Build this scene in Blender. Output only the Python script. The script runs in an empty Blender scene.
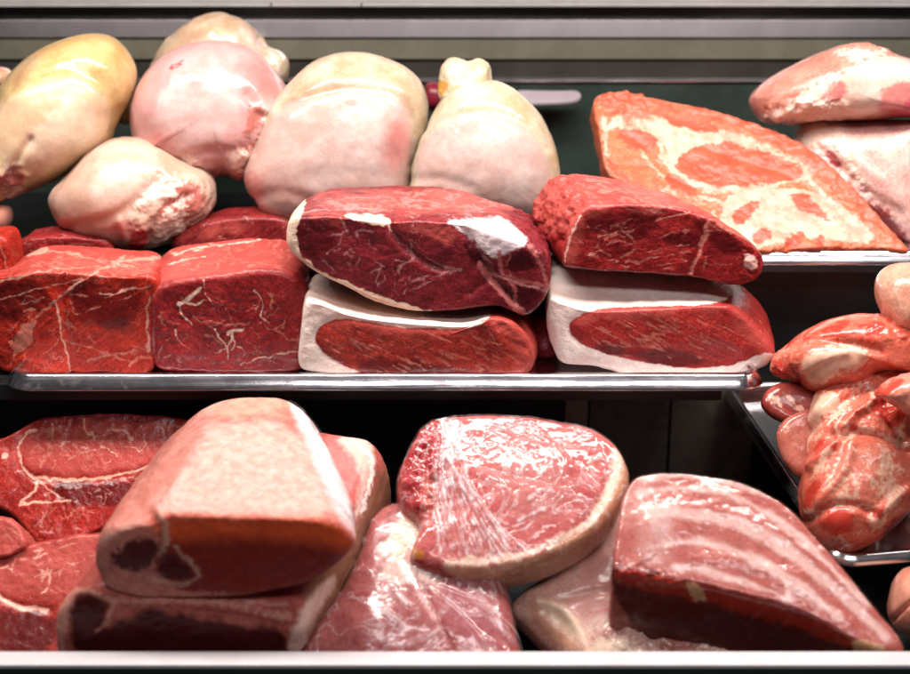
import bpy, math, random
import numpy as np
from mathutils import Vector

random.seed(5)
scene = bpy.context.scene
COL = scene.collection

# ------------------------------------------------------------------ camera
W0, H0 = 910.0, 674.0                       # the size the tracings were taken at
PITCH = math.radians(18.0)
CAM = np.array([0.0, -1.4, 0.62])
HFOV = math.radians(36.0)
F = (W0 / 2) / math.tan(HFOV / 2)
RGT = np.array([1.0, 0, 0])
FWD = np.array([0, math.cos(PITCH), -math.sin(PITCH)])
UPV = np.array([0, math.sin(PITCH), math.cos(PITCH)])


def ray(p):
    p = np.atleast_2d(np.asarray(p, float))
    d = FWD + ((p[:, 0:1] - W0 / 2) / F) * RGT - ((p[:, 1:2] - H0 / 2) / F) * UPV
    return d


def on_plane(p, P, n):
    d = ray(p)
    t = ((P - CAM) @ n) / (d @ n)
    return CAM + d * t[:, None]


def on_y(p, y):
    return on_plane(p, np.array([0, y, 0.0]), np.array([0, 1.0, 0]))


def on_z(p, z):
    return on_plane(p, np.array([0, 0, z]), np.array([0, 0, 1.0]))


def to_px(V):
    q = V - CAM
    z = q @ FWD
    return np.stack([W0 / 2 + F * (q @ RGT) / z, H0 / 2 - F * (q @ UPV) / z], 1)


def T(s):
    return np.array([[float(c) for c in w.split(',')] for w in s.split()])


# ------------------------------------------------------------------ noise
_rng = np.random.default_rng(11)
_perm = np.concatenate([_rng.permutation(256)] * 3)
_grad = _rng.normal(size=(256, 3))
_grad /= np.linalg.norm(_grad, axis=1)[:, None]


def noise3(P):
    i = np.floor(P).astype(np.int64)
    f = P - i
    u = f * f * f * (f * (f * 6 - 15) + 10)
    i &= 255
    out = 0
    for dx in (0, 1):
        wx = u[:, 0] if dx else 1 - u[:, 0]
        for dy in (0, 1):
            wy = u[:, 1] if dy else 1 - u[:, 1]
            for dz in (0, 1):
                wz = u[:, 2] if dz else 1 - u[:, 2]
                h = _perm[_perm[_perm[(i[:, 0] + dx) & 255] + ((i[:, 1] + dy) & 255)] + ((i[:, 2] + dz) & 255)]
                g = _grad[h]
                out = out + wx * wy * wz * (g[:, 0] * (f[:, 0] - dx) + g[:, 1] * (f[:, 1] - dy) + g[:, 2] * (f[:, 2] - dz))
    return out


def fbm(P, freq, octv=3, seed=0.0, ridged=False):
    o = np.zeros(len(P))
    a = 1.0
    for k in range(octv):
        v = noise3(P * freq + seed * 17.3 + k * 5.1)
        if ridged:
            v = 0.35 - np.abs(v) * 1.4
        o += a * v
        a *= 0.5
        freq *= 2.05
    return o


# ------------------------------------------------------------------ 2-D shapes
def chaikin(P, it, closed=True):
    for _ in range(it):
        if closed:
            Q = np.roll(P, -1, 0)
            P = np.stack([P * .75 + Q * .25, P * .25 + Q * .75], 1).reshape(-1, P.shape[1])
        else:
            a, b = P[:-1], P[1:]
            M = np.stack([a * .75 + b * .25, a * .25 + b * .75], 1).reshape(-1, P.shape[1])
            P = np.concatenate([P[:1], M, P[-1:]])
    return P


def resample_pair(A, B, N):
    A2 = np.concatenate([A, A[:1]])
    B2 = np.concatenate([B, B[:1]])
    L = np.concatenate([[0], np.cumsum(np.linalg.norm(np.diff(A2, axis=0), axis=1) + 1e-9)])
    M = np.concatenate([[0], np.cumsum(np.linalg.norm(np.diff(B2, axis=0), axis=1) + 1e-9)])
    S = L / L[-1] * .6 + M / M[-1] * .4
    t = np.arange(N) / N
    ra = np.stack([np.interp(t, S, A2[:, k]) for k in range(A.shape[1])], 1)
    rb = np.stack([np.interp(t, S, B2[:, k]) for k in range(B.shape[1])], 1)
    return ra, rb


def centroid(P):
    x, y = P[:, 0], P[:, 1]
    x1, y1 = np.roll(x, -1), np.roll(y, -1)
    c = x * y1 - x1 * y
    a = c.sum() / 2
    return np.array([((x + x1) * c).sum() / (6 * a), ((y + y1) * c).sum() / (6 * a)])


def seg_dist(Q, P, w0, w1):
    """distance of points Q to the polyline P, less its half width (tapering w0 -> w1)"""
    n = len(P) - 1
    best = np.full(len(Q), 1e9)
    for i in range(n):
        a, b = P[i], P[i + 1]
        ab = b - a
        t = np.clip(((Q - a) @ ab) / (ab @ ab + 1e-9), 0, 1)
        d = np.hypot(Q[:, 0] - a[0] - t * ab[0], Q[:, 1] - a[1] - t * ab[1])
        w = w0 + (w1 - w0) * (i + t) / n
        best = np.minimum(best, d - w / 2)
    return best


def poly_sd(Q, P):
    n = len(P)
    best = np.full(len(Q), 1e9)
    inside = np.zeros(len(Q), bool)
    for i in range(n):
        a, b = P[i], P[(i + 1) % n]
        ab = b - a
        t = np.clip(((Q - a) @ ab) / (ab @ ab + 1e-9), 0, 1)
        d = np.hypot(Q[:, 0] - a[0] - t * ab[0], Q[:, 1] - a[1] - t * ab[1])
        best = np.minimum(best, d)
        cond = (a[1] > Q[:, 1]) != (b[1] > Q[:, 1])
        with np.errstate(divide='ignore', invalid='ignore'):
            xi = (b[0] - a[0]) * (Q[:, 1] - a[1]) / (b[1] - a[1]) + a[0]
        inside ^= cond & (Q[:, 0] < xi)
    return np.where(inside, -best, best)


def shapes_sd(Q, shapes):
    """shapes: list of  ('x,y x,y ...')  polygon   or  ('x,y ...', w) / ('x,y ...', w0, w1) stroke"""
    best = np.full(len(Q), 1e9)
    for s in shapes:
        if isinstance(s, str):
            best = np.minimum(best, poly_sd(Q, chaikin(T(s), 2)))
        else:
            P = chaikin(T(s[0]), 2, False)
            best = np.minimum(best, seg_dist(Q, P, s[1], s[-1]))
    return best


def veins(poly, n, seed, L=(10, 34), w=(1.5, .5), ang=None, spread=40, branch=.25, wig=.3):
    """meandering fat threads or painted glint flecks scattered inside a traced polygon, as strokes for paint()"""
    rg = random.Random(seed)
    P = T(poly)
    lo, hi = P.min(0), P.max(0)
    out = []
    while n > 0:
        q = np.array([rg.uniform(lo[0], hi[0]), rg.uniform(lo[1], hi[1])])
        if poly_sd(q[None], P)[0] > -1:
            continue
        n -= 1
        a = math.radians(rg.uniform(0, 360) if ang is None else ang + rg.uniform(-spread, spread))
        todo = [(q, a, rg.uniform(*L), w[0] * rg.uniform(.6, 1.2))]
        while todo:
            q, a, ln, ww = todo.pop()
            pts = [q]
            d = 0
            cur = rg.uniform(-.18, .18) * wig
            while d < ln:
                st = rg.uniform(2.5, 5)
                a += cur * st + rg.uniform(-1, 1) * wig
                q = q + st * np.array([math.cos(a), math.sin(a)])
                if poly_sd(q[None], P)[0] > 0:
                    break
                pts.append(q)
                d += st
                if rg.random() < branch * .25 and ln - d > 5:
                    todo.append((q, a + rg.choice((-1, 1)) * rg.uniform(.5, 1.1), (ln - d) * .7, ww * .7))
            if len(pts) > 1:
                out.append((' '.join(f'{p[0]:.1f},{p[1]:.1f}' for p in pts), ww, w[1]))
    return out


# ------------------------------------------------------------------ lofted solids
class Solid:
    pass


def _grid(rings, N):
    """rings: list of (N,3); first and last collapse to poles"""
    p0, p1 = rings[0].mean(0), rings[-1].mean(0)
    mid = rings[1:-1]
    V = np.concatenate([p0[None], np.concatenate(mid), p1[None]])
    R = len(mid)
    i = np.arange(N)
    j = (i + 1) % N
    quads = []
    for r in range(R - 1):
        a = 1 + r * N
        quads.append(np.stack([a + i, a + N + i, a + N + j, a + j], 1))
    Qd = np.concatenate(quads)
    last = 1 + (R - 1) * N
    tri = np.concatenate([np.stack([np.zeros(N, int), 1 + i, 1 + j], 1),
                          np.stack([np.full(N, last + N), last + j, last + i], 1)])
    return V, Qd, tri


def _normals(V, Qd, tri):
    nrm = np.zeros_like(V)
    fn = np.cross(V[Qd[:, 2]] - V[Qd[:, 0]], V[Qd[:, 3]] - V[Qd[:, 1]])
    for k in range(4):
        for c in range(3):
            nrm[:, c] += np.bincount(Qd[:, k], fn[:, c], len(V))
    ft = np.cross(V[tri[:, 1]] - V[tri[:, 0]], V[tri[:, 2]] - V[tri[:, 0]])
    for k in range(3):
        for c in range(3):
            nrm[:, c] += np.bincount(tri[:, k], ft[:, c], len(V))
    return nrm / (np.linalg.norm(nrm, axis=1)[:, None] + 1e-12)


def _finish(rings, N, out_dir):
    S = Solid()
    S.N = N
    S.V, S.Q, S.Tr = _grid(rings, N)
    S.n = _normals(S.V, S.Q, S.Tr)
    c = S.V.mean(0)
    if ((S.V - c) * S.n).sum() < 0:
        S.Q = S.Q[:, ::-1].copy()
        S.Tr = S.Tr[:, ::-1].copy()
        S.n = -S.n
    S.R = len(rings) - 2
    return S


def loft(front, y, back=None, yb=None, tilt=0, yaw=0, ext=None, bscale=1.0, bev=0.012, dome=0.0,
         bulge=0.0, N=320, nc=56, ns=48, it=2, ctr=None):
    front = T(front)
    tl, yw = math.radians(tilt), math.radians(yaw)
    n = np.array([math.sin(yw) * math.cos(tl), -math.cos(yw) * math.cos(tl), math.sin(tl)])
    c2 = centroid(front) if ctr is None else np.array(ctr, float)
    P0 = on_y(c2, y)[0]
    f3 = on_plane(front, P0, n)
    if back is not None:
        back = T(back)
        assert len(back) == len(front), (len(front), len(back))
        b3 = on_plane(back, on_y(centroid(back), yb)[0], n)
    else:
        ext = np.array(ext, float)
        b3 = P0 + (f3 - P0) * bscale + ext
    f3, b3 = chaikin(f3, it), chaikin(b3, it)
    f3, b3 = resample_pair(f3, b3, N)
    cf = P0
    cb = b3.mean(0)
    R = np.linalg.norm(f3 - cf, axis=1).mean()
    D = np.linalg.norm(b3 - f3, axis=1).mean()
    e = min(bev / R, .5)
    tb = min(bev / D, .4)
    path = []
    for k in range(nc + 1):
        path.append(((1 - e) * (k / nc) ** .95, 0.0))
    nb = 12
    for k in range(1, nb + 1):
        a = k / nb * math.pi / 2
        path.append((1 - e * (1 - math.sin(a)), tb * (1 - math.cos(a))))
    for k in range(1, ns + 1):
        path.append((1.0, tb + (1 - 2 * tb) * k / ns))
    for k in range(1, 9):
        a = k / 8 * math.pi / 2
        path.append((1 - e * (1 - math.cos(a)), 1 - tb + tb * math.sin(a)))
    for k in range(1, 13):
        path.append(((1 - e) * (1 - k / 12), 1.0))
    rings = []
    for s, t in path:
        c = cf * (1 - t) + cb * t
        pr = f3 * (1 - t) + b3 * t
        s2 = s * (1 + bulge * math.sin(math.pi * t))
        rings.append(c + s2 * (pr - c) + n * dome * (1 - min(s, 1) ** 2) * (1 if t < .5 else -1))
    S = _finish(rings, N, n)
    S.s = np.concatenate([[path[0][0]], np.repeat([p[0] for p in path[1:-1]], N), [path[-1][0]]])
    S.t = np.concatenate([[0], np.repeat([p[1] for p in path[1:-1]], N), [1]])
    S.face_n = n
    return S


def pillow(outline, y, depth, p=.75, N=320, nf=70, nb=30, it=2, front=.5, ctr=None, tilt=0, yaw=0):
    """a rounded lump whose silhouette is the traced outline; its depth axis is the line of sight
    unless tilt / yaw turn it"""
    o = T(outline)
    c2 = centroid(o) if ctr is None else np.array(ctr, float)
    d = ray(c2)[0]
    d /= np.linalg.norm(d)
    P0 = on_y(c2, y)[0]
    o3 = on_plane(o, P0, -d)
    o3 = chaikin(o3, it)
    o3, _ = resample_pair(o3, o3, N)
    ax = d
    if tilt or yaw:
        ax = d + math.tan(math.radians(tilt)) * np.array([0, 0, -1.0]) + math.tan(math.radians(yaw)) * RGT
        ax /= np.linalg.norm(ax)
    rings = []
    S_ = []
    for k in range(nf + 1):
        ss = math.sin(k / nf * math.pi / 2)
        S_.append((ss, -math.sqrt(max(1 - ss ** (2 / p), 0)) * depth * front))
    for k in range(1, nb + 1):
        th = math.pi / 2 + k / nb * math.pi / 2
        S_.append((max(math.sin(th), 0) ** p, -math.cos(th) * depth * (1 - front)))
    for s, t in S_:
        rings.append(P0 + s * (o3 - P0) + ax * t)
    S = _finish(rings, N, -d)
    S.s = np.concatenate([[0], np.repeat([q[0] for q in S_[1:-1]], N), [0]])
    S.t = np.concatenate([[0], np.repeat([q[1] for q in S_[1:-1]], N), [depth]])
    S.face_n = -d
    return S


def shape(S, noise=(), bumps=(), creases=(), rough=()):
    """noise: (amp, freq, octaves[, ridged]); bumps: (x, y, r, amp); creases: (pts, width, amp);
    rough: (polygon, soft px, amp, freq)"""
    Q = to_px(S.V)
    facing = S.n @ (-FWD) > -.15
    seed = random.random() * 9
    h = np.zeros(len(S.V))
    for q in noise:
        h += q[0] * fbm(S.V, q[1], q[2], seed, len(q) > 3 and q[3])
    for x, yy, r, a in bumps:
        d2 = ((Q[:, 0] - x) ** 2 + (Q[:, 1] - yy) ** 2) / (r * r)
        h += np.where(facing, a * np.exp(-d2), 0)
    for pts, w, a in creases:
        d = seg_dist(Q, chaikin(T(pts), 2, False), 0, 0)
        h += np.where(facing, a * np.exp(-(d / w) ** 2), 0)
    for pts, soft, a, fr in rough:
        m = np.clip(.5 - poly_sd(Q, chaikin(T(pts), 2)) / soft, 0, 1)
        h += np.where(facing, m * a * (fbm(S.V, fr, 4, seed + 3) + .6 * fbm(S.V, fr * .7, 2, seed + 5, True)), 0)
    S.V = S.V + S.n * h[:, None]
    S.n = _normals(S.V, S.Q, S.Tr)
    return S


def paint(S, **layers):
    Q = to_px(S.V)
    wob = getattr(S, 'wob', 2.2)
    sd = random.random() * 9
    Q = Q + wob * np.stack([fbm(S.V, 70, 3, sd), fbm(S.V, 70, 3, sd + 3)], 1) * 1.6
    S.attr = getattr(S, 'attr', {})
    for k, sh in layers.items():
        S.attr[k] = np.clip(shapes_sd(Q, sh), -40, 40)
    return S


# ------------------------------------------------------------------ blender objects
def new_obj(name, me, parent=None, mat=None):
    o = bpy.data.objects.new(name, me)
    COL.objects.link(o)
    if parent is not None:
        o.parent = parent
    if mat is not None:
        me.materials.append(mat)
    return o


def raw_mesh(name, V, faces, smooth=True, normals=None, attrs=None):
    me = bpy.data.meshes.new(name)
    sizes = [f.shape[1] for f in faces for _ in range(len(f))]
    idx = np.concatenate([f.ravel() for f in faces]).astype(np.int32)
    me.vertices.add(len(V))
    me.vertices.foreach_set('co', np.ascontiguousarray(V, np.float32).ravel())
    me.loops.add(len(idx))
    me.loops.foreach_set('vertex_index', idx)
    sizes = np.array(sizes, np.int32)
    me.polygons.add(len(sizes))
    me.polygons.foreach_set('loop_start', np.concatenate([[0], np.cumsum(sizes)[:-1]]).astype(np.int32))
    me.update(calc_edges=True)
    me.validate()
    me.polygons.foreach_set('use_smooth', np.full(len(me.polygons), smooth))
    for k, a in (attrs or {}).items():
        at = me.attributes.new(k, 'FLOAT', 'POINT')
        at.data.foreach_set('value', np.ascontiguousarray(a, np.float32))
    if normals is not None:
        me.normals_split_custom_set_from_vertices(np.ascontiguousarray(normals, np.float32))
    return me


def tag(o, label=None, cat=None, group=None, kind=None):
    if label: o['label'] = label
    if cat: o['category'] = cat
    if group: o['group'] = group
    if kind: o['kind'] = kind
    return o


def sub(S, faces_q, faces_t):
    used = np.unique(np.concatenate([faces_q.ravel(), faces_t.ravel()])).astype(int)
    m = np.full(len(S.V), -1)
    m[used] = np.arange(len(used))
    return used, m[faces_q], m[faces_t]


def build(S, name, mat, label, cat, group=None, parts=None, body='lean_meat', film=None):
    """one thing. parts: {part_name: attr or list of shapes} splits those faces off as child meshes of the same skin"""
    org = S.V.mean(0)
    attrs = dict(getattr(S, 'attr', {}))
    if not parts and film is None:
        me = raw_mesh(name, S.V - org, [S.Q, S.Tr], True, None, attrs)
        o = new_obj(name, me, None, mat)
        o.location = org
        return tag(o, label, cat, group)
    root = bpy.data.objects.new(name, None)
    root.empty_display_size = .02
    COL.objects.link(root)
    root.location = org
    tag(root, label, cat, group)
    lab_q = np.zeros(len(S.Q), int)
    lab_t = np.zeros(len(S.Tr), int)
    names = [body]
    Qp = to_px(S.V)
    for i, (pn, sh) in enumerate((parts or {}).items()):
        sd = attrs[sh] if isinstance(sh, str) else shapes_sd(Qp, sh)
        facing = S.n @ (-FWD) > -.3
        ok = (sd < 0) & facing
        lab_q[ok[S.Q].sum(1) >= 3] = i + 1
        lab_t[ok[S.Tr].sum(1) >= 2] = i + 1
        names.append(pn)
    for i, pn in enumerate(names):
        fq, ft = S.Q[lab_q == i], S.Tr[lab_t == i]
        if len(fq) + len(ft) == 0:
            print('EMPTY PART', name, pn)
            continue
        used, q, t = sub(S, fq, ft)
        me = raw_mesh(pn, S.V[used] - org, [f for f in (q, t) if len(f)], True, S.n[used],
                      {k: a[used] for k, a in attrs.items()})
        new_obj(pn, me, root, mat)
    if film is not None:
        fm, off, seed = film['mat'], film.get('off', .0016), random.random() * 9
        V = S.V + S.n * off
        h = np.zeros(len(V))
        for amp, fr, oc in film.get('noise', ()):
            h += amp * fbm(V, fr, oc, seed, True)
        for pts, w, a in film.get('pleats', ()):
            d = seg_dist(Qp, chaikin(T(pts), 2, False), 0, 0)
            h += a * np.exp(-(d / w) ** 2)
        V = V + S.n * (h - min(h.min(), 0))[:, None]
        white = np.clip(shapes_sd(Qp, film.get('white', [('-500,-500 -510,-510', 1)])), -40, 40)
        keep = np.ones(len(S.Q), bool)
        if 'area' in film:
            sd = shapes_sd(Qp, film['area'])
            keep = (sd < 0)[S.Q].all(1)
        used, q, t = sub(S, S.Q[keep], S.Tr if keep.all() else S.Tr[:0])
        me = raw_mesh('cling_film', V[used] - org, [f for f in (q, t) if len(f)], True, None, {'white': white[used]})
        new_obj('cling_film', me, root, fm)
    return root


# ------------------------------------------------------------------ materials
class NT:
    def __init__(self, name):
        self.m = bpy.data.materials.new(name)
        self.m.use_nodes = True
        self.t = self.m.node_tree
        self.t.nodes.clear()
        self.out = self.t.nodes.new('ShaderNodeOutputMaterial')

    def n(self, kind, **kw):
        nd = self.t.nodes.new('ShaderNode' + kind)
        for k, v in kw.items():
            if k.startswith('i_'):
                self.set(nd, k[2:], v)
            else:
                setattr(nd, k, v)
        return nd

    def set(self, nd, key, v):
        sock = None
        if isinstance(key, str):
            key = key.replace('_', ' ')
            for s in nd.inputs:
                if s.name.lower() == key.lower() and s.enabled:
                    sock = s
                    break
        else:
            sock = nd.inputs[key]
        if hasattr(v, 'is_output'):
            self.t.links.new(v, sock)
        else:
            sock.default_value = v

    def math(self, op, a, b=None, c=None, clamp=False):
        nd = self.n('Math', operation=op, use_clamp=clamp)
        for i, v in enumerate((a, b, c)):
            if v is not None:
                self.set(nd, i, v)
        return nd.outputs[0]

    def mix(self, fac, a, b, blend='MIX'):
        nd = self.n('Mix', data_type='RGBA', blend_type=blend, clamp_factor=True)
        self.set(nd, 0, fac)
        self.set(nd, 6, a if hasattr(a, 'is_output') else rgba(a))
        self.set(nd, 7, b if hasattr(b, 'is_output') else rgba(b))
        return nd.outputs[2]

    def mixf(self, fac, a, b):
        nd = self.n('Mix', data_type='FLOAT', clamp_factor=True)
        self.set(nd, 0, fac); self.set(nd, 2, a); self.set(nd, 3, b)
        return nd.outputs[0]

    def ramp(self, v, a, b, lo=0.0, hi=1.0):
        nd = self.n('MapRange', interpolation_type='SMOOTHSTEP')
        self.set(nd, 0, v); self.set(nd, 1, a); self.set(nd, 2, b); self.set(nd, 3, lo); self.set(nd, 4, hi)
        return nd.outputs[0]

    def noise(self, vec, scale, detail=3, rough=.55, dist=0.0):
        nd = self.n('TexNoise')
        self.set(nd, 'Vector', vec); self.set(nd, 'Scale', scale); self.set(nd, 'Detail', detail)
        self.set(nd, 'Roughness', rough); self.set(nd, 'Distortion', dist)
        return nd.outputs[0]

    def attr(self, name):
        return self.n('Attribute', attribute_name=name).outputs['Fac']


def rgba(c):
    return (*c, 1.0) if len(c) == 3 else c


def meat_mat(name, c1, c2, layers=(), fib=(0, .35), marb=0.0, marb_col=(.62, .3, .24), marb_scale=38, streak=0.0,
             rough=.32, coat=.35, sss=.12, bump=.35, grain=.25, sss_rad=(.012, .004, .0025), yaw=0, mott=26, pits=0, spec=.3, coatr=.08):
    g = NT(name)
    tc = g.n('TexCoord')
    mp = g.n('Mapping')
    g.set(mp, 'Vector', tc.outputs['Object'])
    g.set(mp, 'Location', (random.random() * 3, random.random() * 3, random.random() * 3))
    P = mp.outputs[0]
    nA = g.noise(P, mott, 3, .6)
    nB = g.noise(P, 170, 4, .65)
    nC = g.noise(P, 520, 3, .6)
    fm = g.n('Mapping', vector_type='POINT')
    rt = g.n('VectorRotate', rotation_type='EULER_XYZ')
    g.set(rt, 'Vector', P)
    g.set(rt, 'Rotation', (0, math.radians(fib[0]), math.radians(yaw)))
    g.set(fm, 'Vector', rt.outputs[0])
    g.set(fm, 'Scale', (.07, 1, 1))
    nF = g.noise(fm.outputs[0], 330, 3, .65, .4)
    nS = g.noise(fm.outputs[0], 210, 2, .5, .8)
    col = g.mix(g.ramp(nA, .3, .7), c1, c2)
    col = g.mix(g.math('MULTIPLY', g.ramp(nF, .35, .75), fib[1]), col, g.mix(.55, col, (min(c2[0] * 1.6, .9), c2[1] * 1.9 + .008, c2[2] * 1.9 + .008)))
    nn = g.math('SUBTRACT', g.math('ADD', nA, nB), 1.0)
    nsoft = g.math('MULTIPLY', g.math('SUBTRACT', g.noise(P, 30, 2, .5), .5), 1.6)
    nmid = g.math('SUBTRACT', g.math('ADD', g.math('MULTIPLY', nA, .75), g.math('MULTIPLY', g.noise(P, 90, 3, .6), .25)), .5)
    fats = None
    if marb > 0:
        w = g.n('VectorMath', operation='ADD')
        nv = g.n('TexNoise'); g.set(nv, 'Vector', P); g.set(nv, 'Scale', 28); g.set(nv, 'Detail', 3)
        sc = g.n('VectorMath', operation='SCALE'); g.set(sc, 0, nv.outputs[1]); g.set(sc, 'Scale', .07)
        g.set(w, 0, P); g.set(w, 1, sc.outputs[0])
        vo = g.n('TexVoronoi', feature='DISTANCE_TO_EDGE'); g.set(vo, 'Vector', w.outputs[0]); g.set(vo, 'Scale', marb_scale)
        ed = g.math('ADD', vo.outputs[0], g.math('MULTIPLY', g.math('SUBTRACT', nB, .5), .03))
        v = g.ramp(ed, .022, .0)
        gate = g.ramp(g.noise(P, 30, 2), .62 - .25 * marb, .72 - .15 * marb)
        v = g.math('MULTIPLY', v, gate)
        col = g.mix(g.math('MULTIPLY', v, .6), col, marb_col)
        fats = v
    if streak > 0:
        v = g.ramp(nS, .69 - .1 * streak, .76 - .08 * streak)
        v = g.math('MULTIPLY', v, g.ramp(g.noise(P, 40, 2), .45, .62))
        col = g.mix(g.math('MULTIPLY', v, .7), col, marb_col)
    nD = g.noise(P, 260, 2, .6)
    gr = g.mix(g.ramp(g.math('MULTIPLY_ADD', nD, .5, g.math('MULTIPLY', nC, .5)), .32, .68), (.38, .34, .34), (1.4, 1.4, 1.4))
    col = g.mix(grain, col, gr, 'MULTIPLY')
    rg = rough
    for L in layers:
        at, c, edge, amp = L[:4]
        sd = g.math('MULTIPLY_ADD', nsoft if edge >= 5 or amp < 0 else nn, abs(amp) * 2, g.attr(at))
        m = g.ramp(sd, edge, -edge)
        if len(L) > 4 and L[4] is not None:
            m = g.math('MULTIPLY', m, L[4])
        c2l = (c[0] * .86, c[1] * .74, c[2] * .72)
        lc = g.mix(g.ramp(nmid, -.16, .16), c2l if len(L) < 7 else L[6], c)
        col = g.mix(m, col, lc)
        if len(L) > 5 and L[5] is not None:
            rg = g.mixf(m, rg, L[5])
    col = g.mix(min(grain, .14), col, gr, 'MULTIPLY')
    b = g.n('BsdfPrincipled')
    g.set(b, 'Base Color', col)
    g.set(b, 'Roughness', g.math('ADD', rg, g.math('MULTIPLY', g.math('SUBTRACT', nB, .5), .25)))
    g.set(b, 'Specular IOR Level', spec)
    g.set(b, 'Coat Weight', coat)
    g.set(b, 'Coat Roughness', coatr)
    if sss > 0:
        g.set(b, 'Subsurface Weight', sss)
        g.set(b, 'Subsurface Radius', sss_rad)
        g.set(b, 'Subsurface Scale', 1.0)
    h = g.math('ADD', g.math('MULTIPLY', nB, .9), g.math('ADD', g.math('MULTIPLY', nC, .35), g.math('MULTIPLY', nF, .8 * fib[1] + .1)))
    if pits:
        pv = g.n('TexVoronoi'); g.set(pv, 'Vector', P); g.set(pv, 'Scale', 260); g.set(pv, 'Randomness', 1)
        pm = g.math('MULTIPLY', g.ramp(pv.outputs[0], .32, .0), g.ramp(g.noise(P, 34, 2), .42, .62))
        h = g.math('ADD', h, g.math('MULTIPLY', pm, pits))
        wr = g.n('TexNoise'); g.set(wr, 'Vector', fm.outputs[0]); g.set(wr, 'Scale', 60); g.set(wr, 'Detail', 4); g.set(wr, 'Distortion', 1.5)
        h = g.math('ADD', h, g.math('MULTIPLY', wr.outputs[0], pits * 1.6))
    bp = g.n('Bump')
    g.set(bp, 'Height', h); g.set(bp, 'Strength', bump); g.set(bp, 'Distance', .0016)
    g.set(b, 'Normal', bp.outputs[0])
    cb = g.n('Bump')
    g.set(cb, 'Height', g.math('ADD', nA, g.math('MULTIPLY', nB, .6))); g.set(cb, 'Strength', bump * .8); g.set(cb, 'Distance', .0025)
    g.set(b, 'Coat Normal', cb.outputs[0])
    g.t.links.new(b.outputs[0], g.out.inputs[0])
    return g.m


def film_mat(name, wr=.9, scale=28, stretch=(1, 1, .3), rot=(0, 0, 0), haze=.1, gl=.32, rough=.1):
    g = NT(name)
    tc = g.n('TexCoord')
    mp = g.n('Mapping'); g.set(mp, 'Vector', tc.outputs['Object']); g.set(mp, 'Rotation', tuple(math.radians(a) for a in rot)); g.set(mp, 'Scale', stretch)
    P = mp.outputs[0]
    n1 = g.noise(P, scale, 4, .55, 1.2)
    n2 = g.noise(P, scale * 4, 3, .55, .8)
    rid = g.math('ABSOLUTE', g.math('SUBTRACT', n1, .5))
    h = g.math('ADD', g.math('MULTIPLY', g.ramp(rid, .06, 0), .7), g.math('MULTIPLY', n2, .12))
    bp = g.n('Bump'); g.set(bp, 'Height', h); g.set(bp, 'Strength', wr); g.set(bp, 'Distance', .0022)
    gl_ = g.n('BsdfGlossy'); g.set(gl_, 'Color', (1, 1, 1, 1)); g.set(gl_, 'Roughness', rough); g.set(gl_, 'Normal', bp.outputs[0])
    tr = g.n('BsdfTransparent')
    df = g.n('BsdfDiffuse'); g.set(df, 'Color', (.92, .88, .9, 1)); g.set(df, 'Normal', bp.outputs[0])
    fr = g.n('Fresnel'); g.set(fr, 'IOR', 1.4)
    m1 = g.n('MixShader')
    g.set(m1, 0, g.math('MINIMUM', g.math('MULTIPLY_ADD', fr.outputs[0], .5, gl * .08, True), .16))
    g.t.links.new(tr.outputs[0], m1.inputs[1]); g.t.links.new(gl_.outputs[0], m1.inputs[2])
    wm = g.ramp(g.math('MULTIPLY_ADD', g.math('SUBTRACT', n2, .5), 14, g.attr('white')), 2.5, -2.5)
    hz = g.math('ADD', g.math('MULTIPLY', wm, .42), g.math('MULTIPLY', g.ramp(rid, .02, .0), haze))  # stretched-film whitening plus wrinkle highlights painted as diffuse white
    m2 = g.n('MixShader')
    g.set(m2, 0, hz)
    g.t.links.new(m1.outputs[0], m2.inputs[1]); g.t.links.new(df.outputs[0], m2.inputs[2])
    g.t.links.new(m2.outputs[0], g.out.inputs[0])
    return g.m


def metal_mat(name, col=(.6, .58, .6), rough=.22, metallic=1.0, brush=(.03, 1, 1), sc=300, var=.15, bump=.08, rv=.7, stain=0):
    g = NT(name)
    tc = g.n('TexCoord')
    mp = g.n('Mapping'); g.set(mp, 'Vector', tc.outputs['Object']); g.set(mp, 'Scale', brush)
    n1 = g.noise(mp.outputs[0], sc, 3)
    n2 = g.noise(tc.outputs['Object'], 14, 5, .65, .8)
    b = g.n('BsdfPrincipled')
    c = g.mix(g.ramp(n2, .3, .75), tuple(x * (1 - var) for x in col), col)
    if stain:
        n3 = g.noise(tc.outputs['Object'], 22, 5, .65, 1.5)
        sm = g.math('MULTIPLY', g.ramp(n3, .56, .66), stain)
        c = g.mix(sm, c, (.12, .03, .025))
        metallic = g.mixf(sm, metallic, .7)
    g.set(b, 'Base Color', c)
    g.set(b, 'Metallic', metallic)
    g.set(b, 'Roughness', g.math('MULTIPLY_ADD', g.math('ADD', g.math('SUBTRACT', n1, .5), g.math('SUBTRACT', n2, .5)), rough * rv, rough))
    bp = g.n('Bump'); g.set(bp, 'Height', g.math('ADD', n1, g.math('MULTIPLY', n2, .8))); g.set(bp, 'Strength', bump); g.set(bp, 'Distance', .002)
    g.set(b, 'Normal', bp.outputs[0])
    g.t.links.new(b.outputs[0], g.out.inputs[0])
    return g.m


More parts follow.
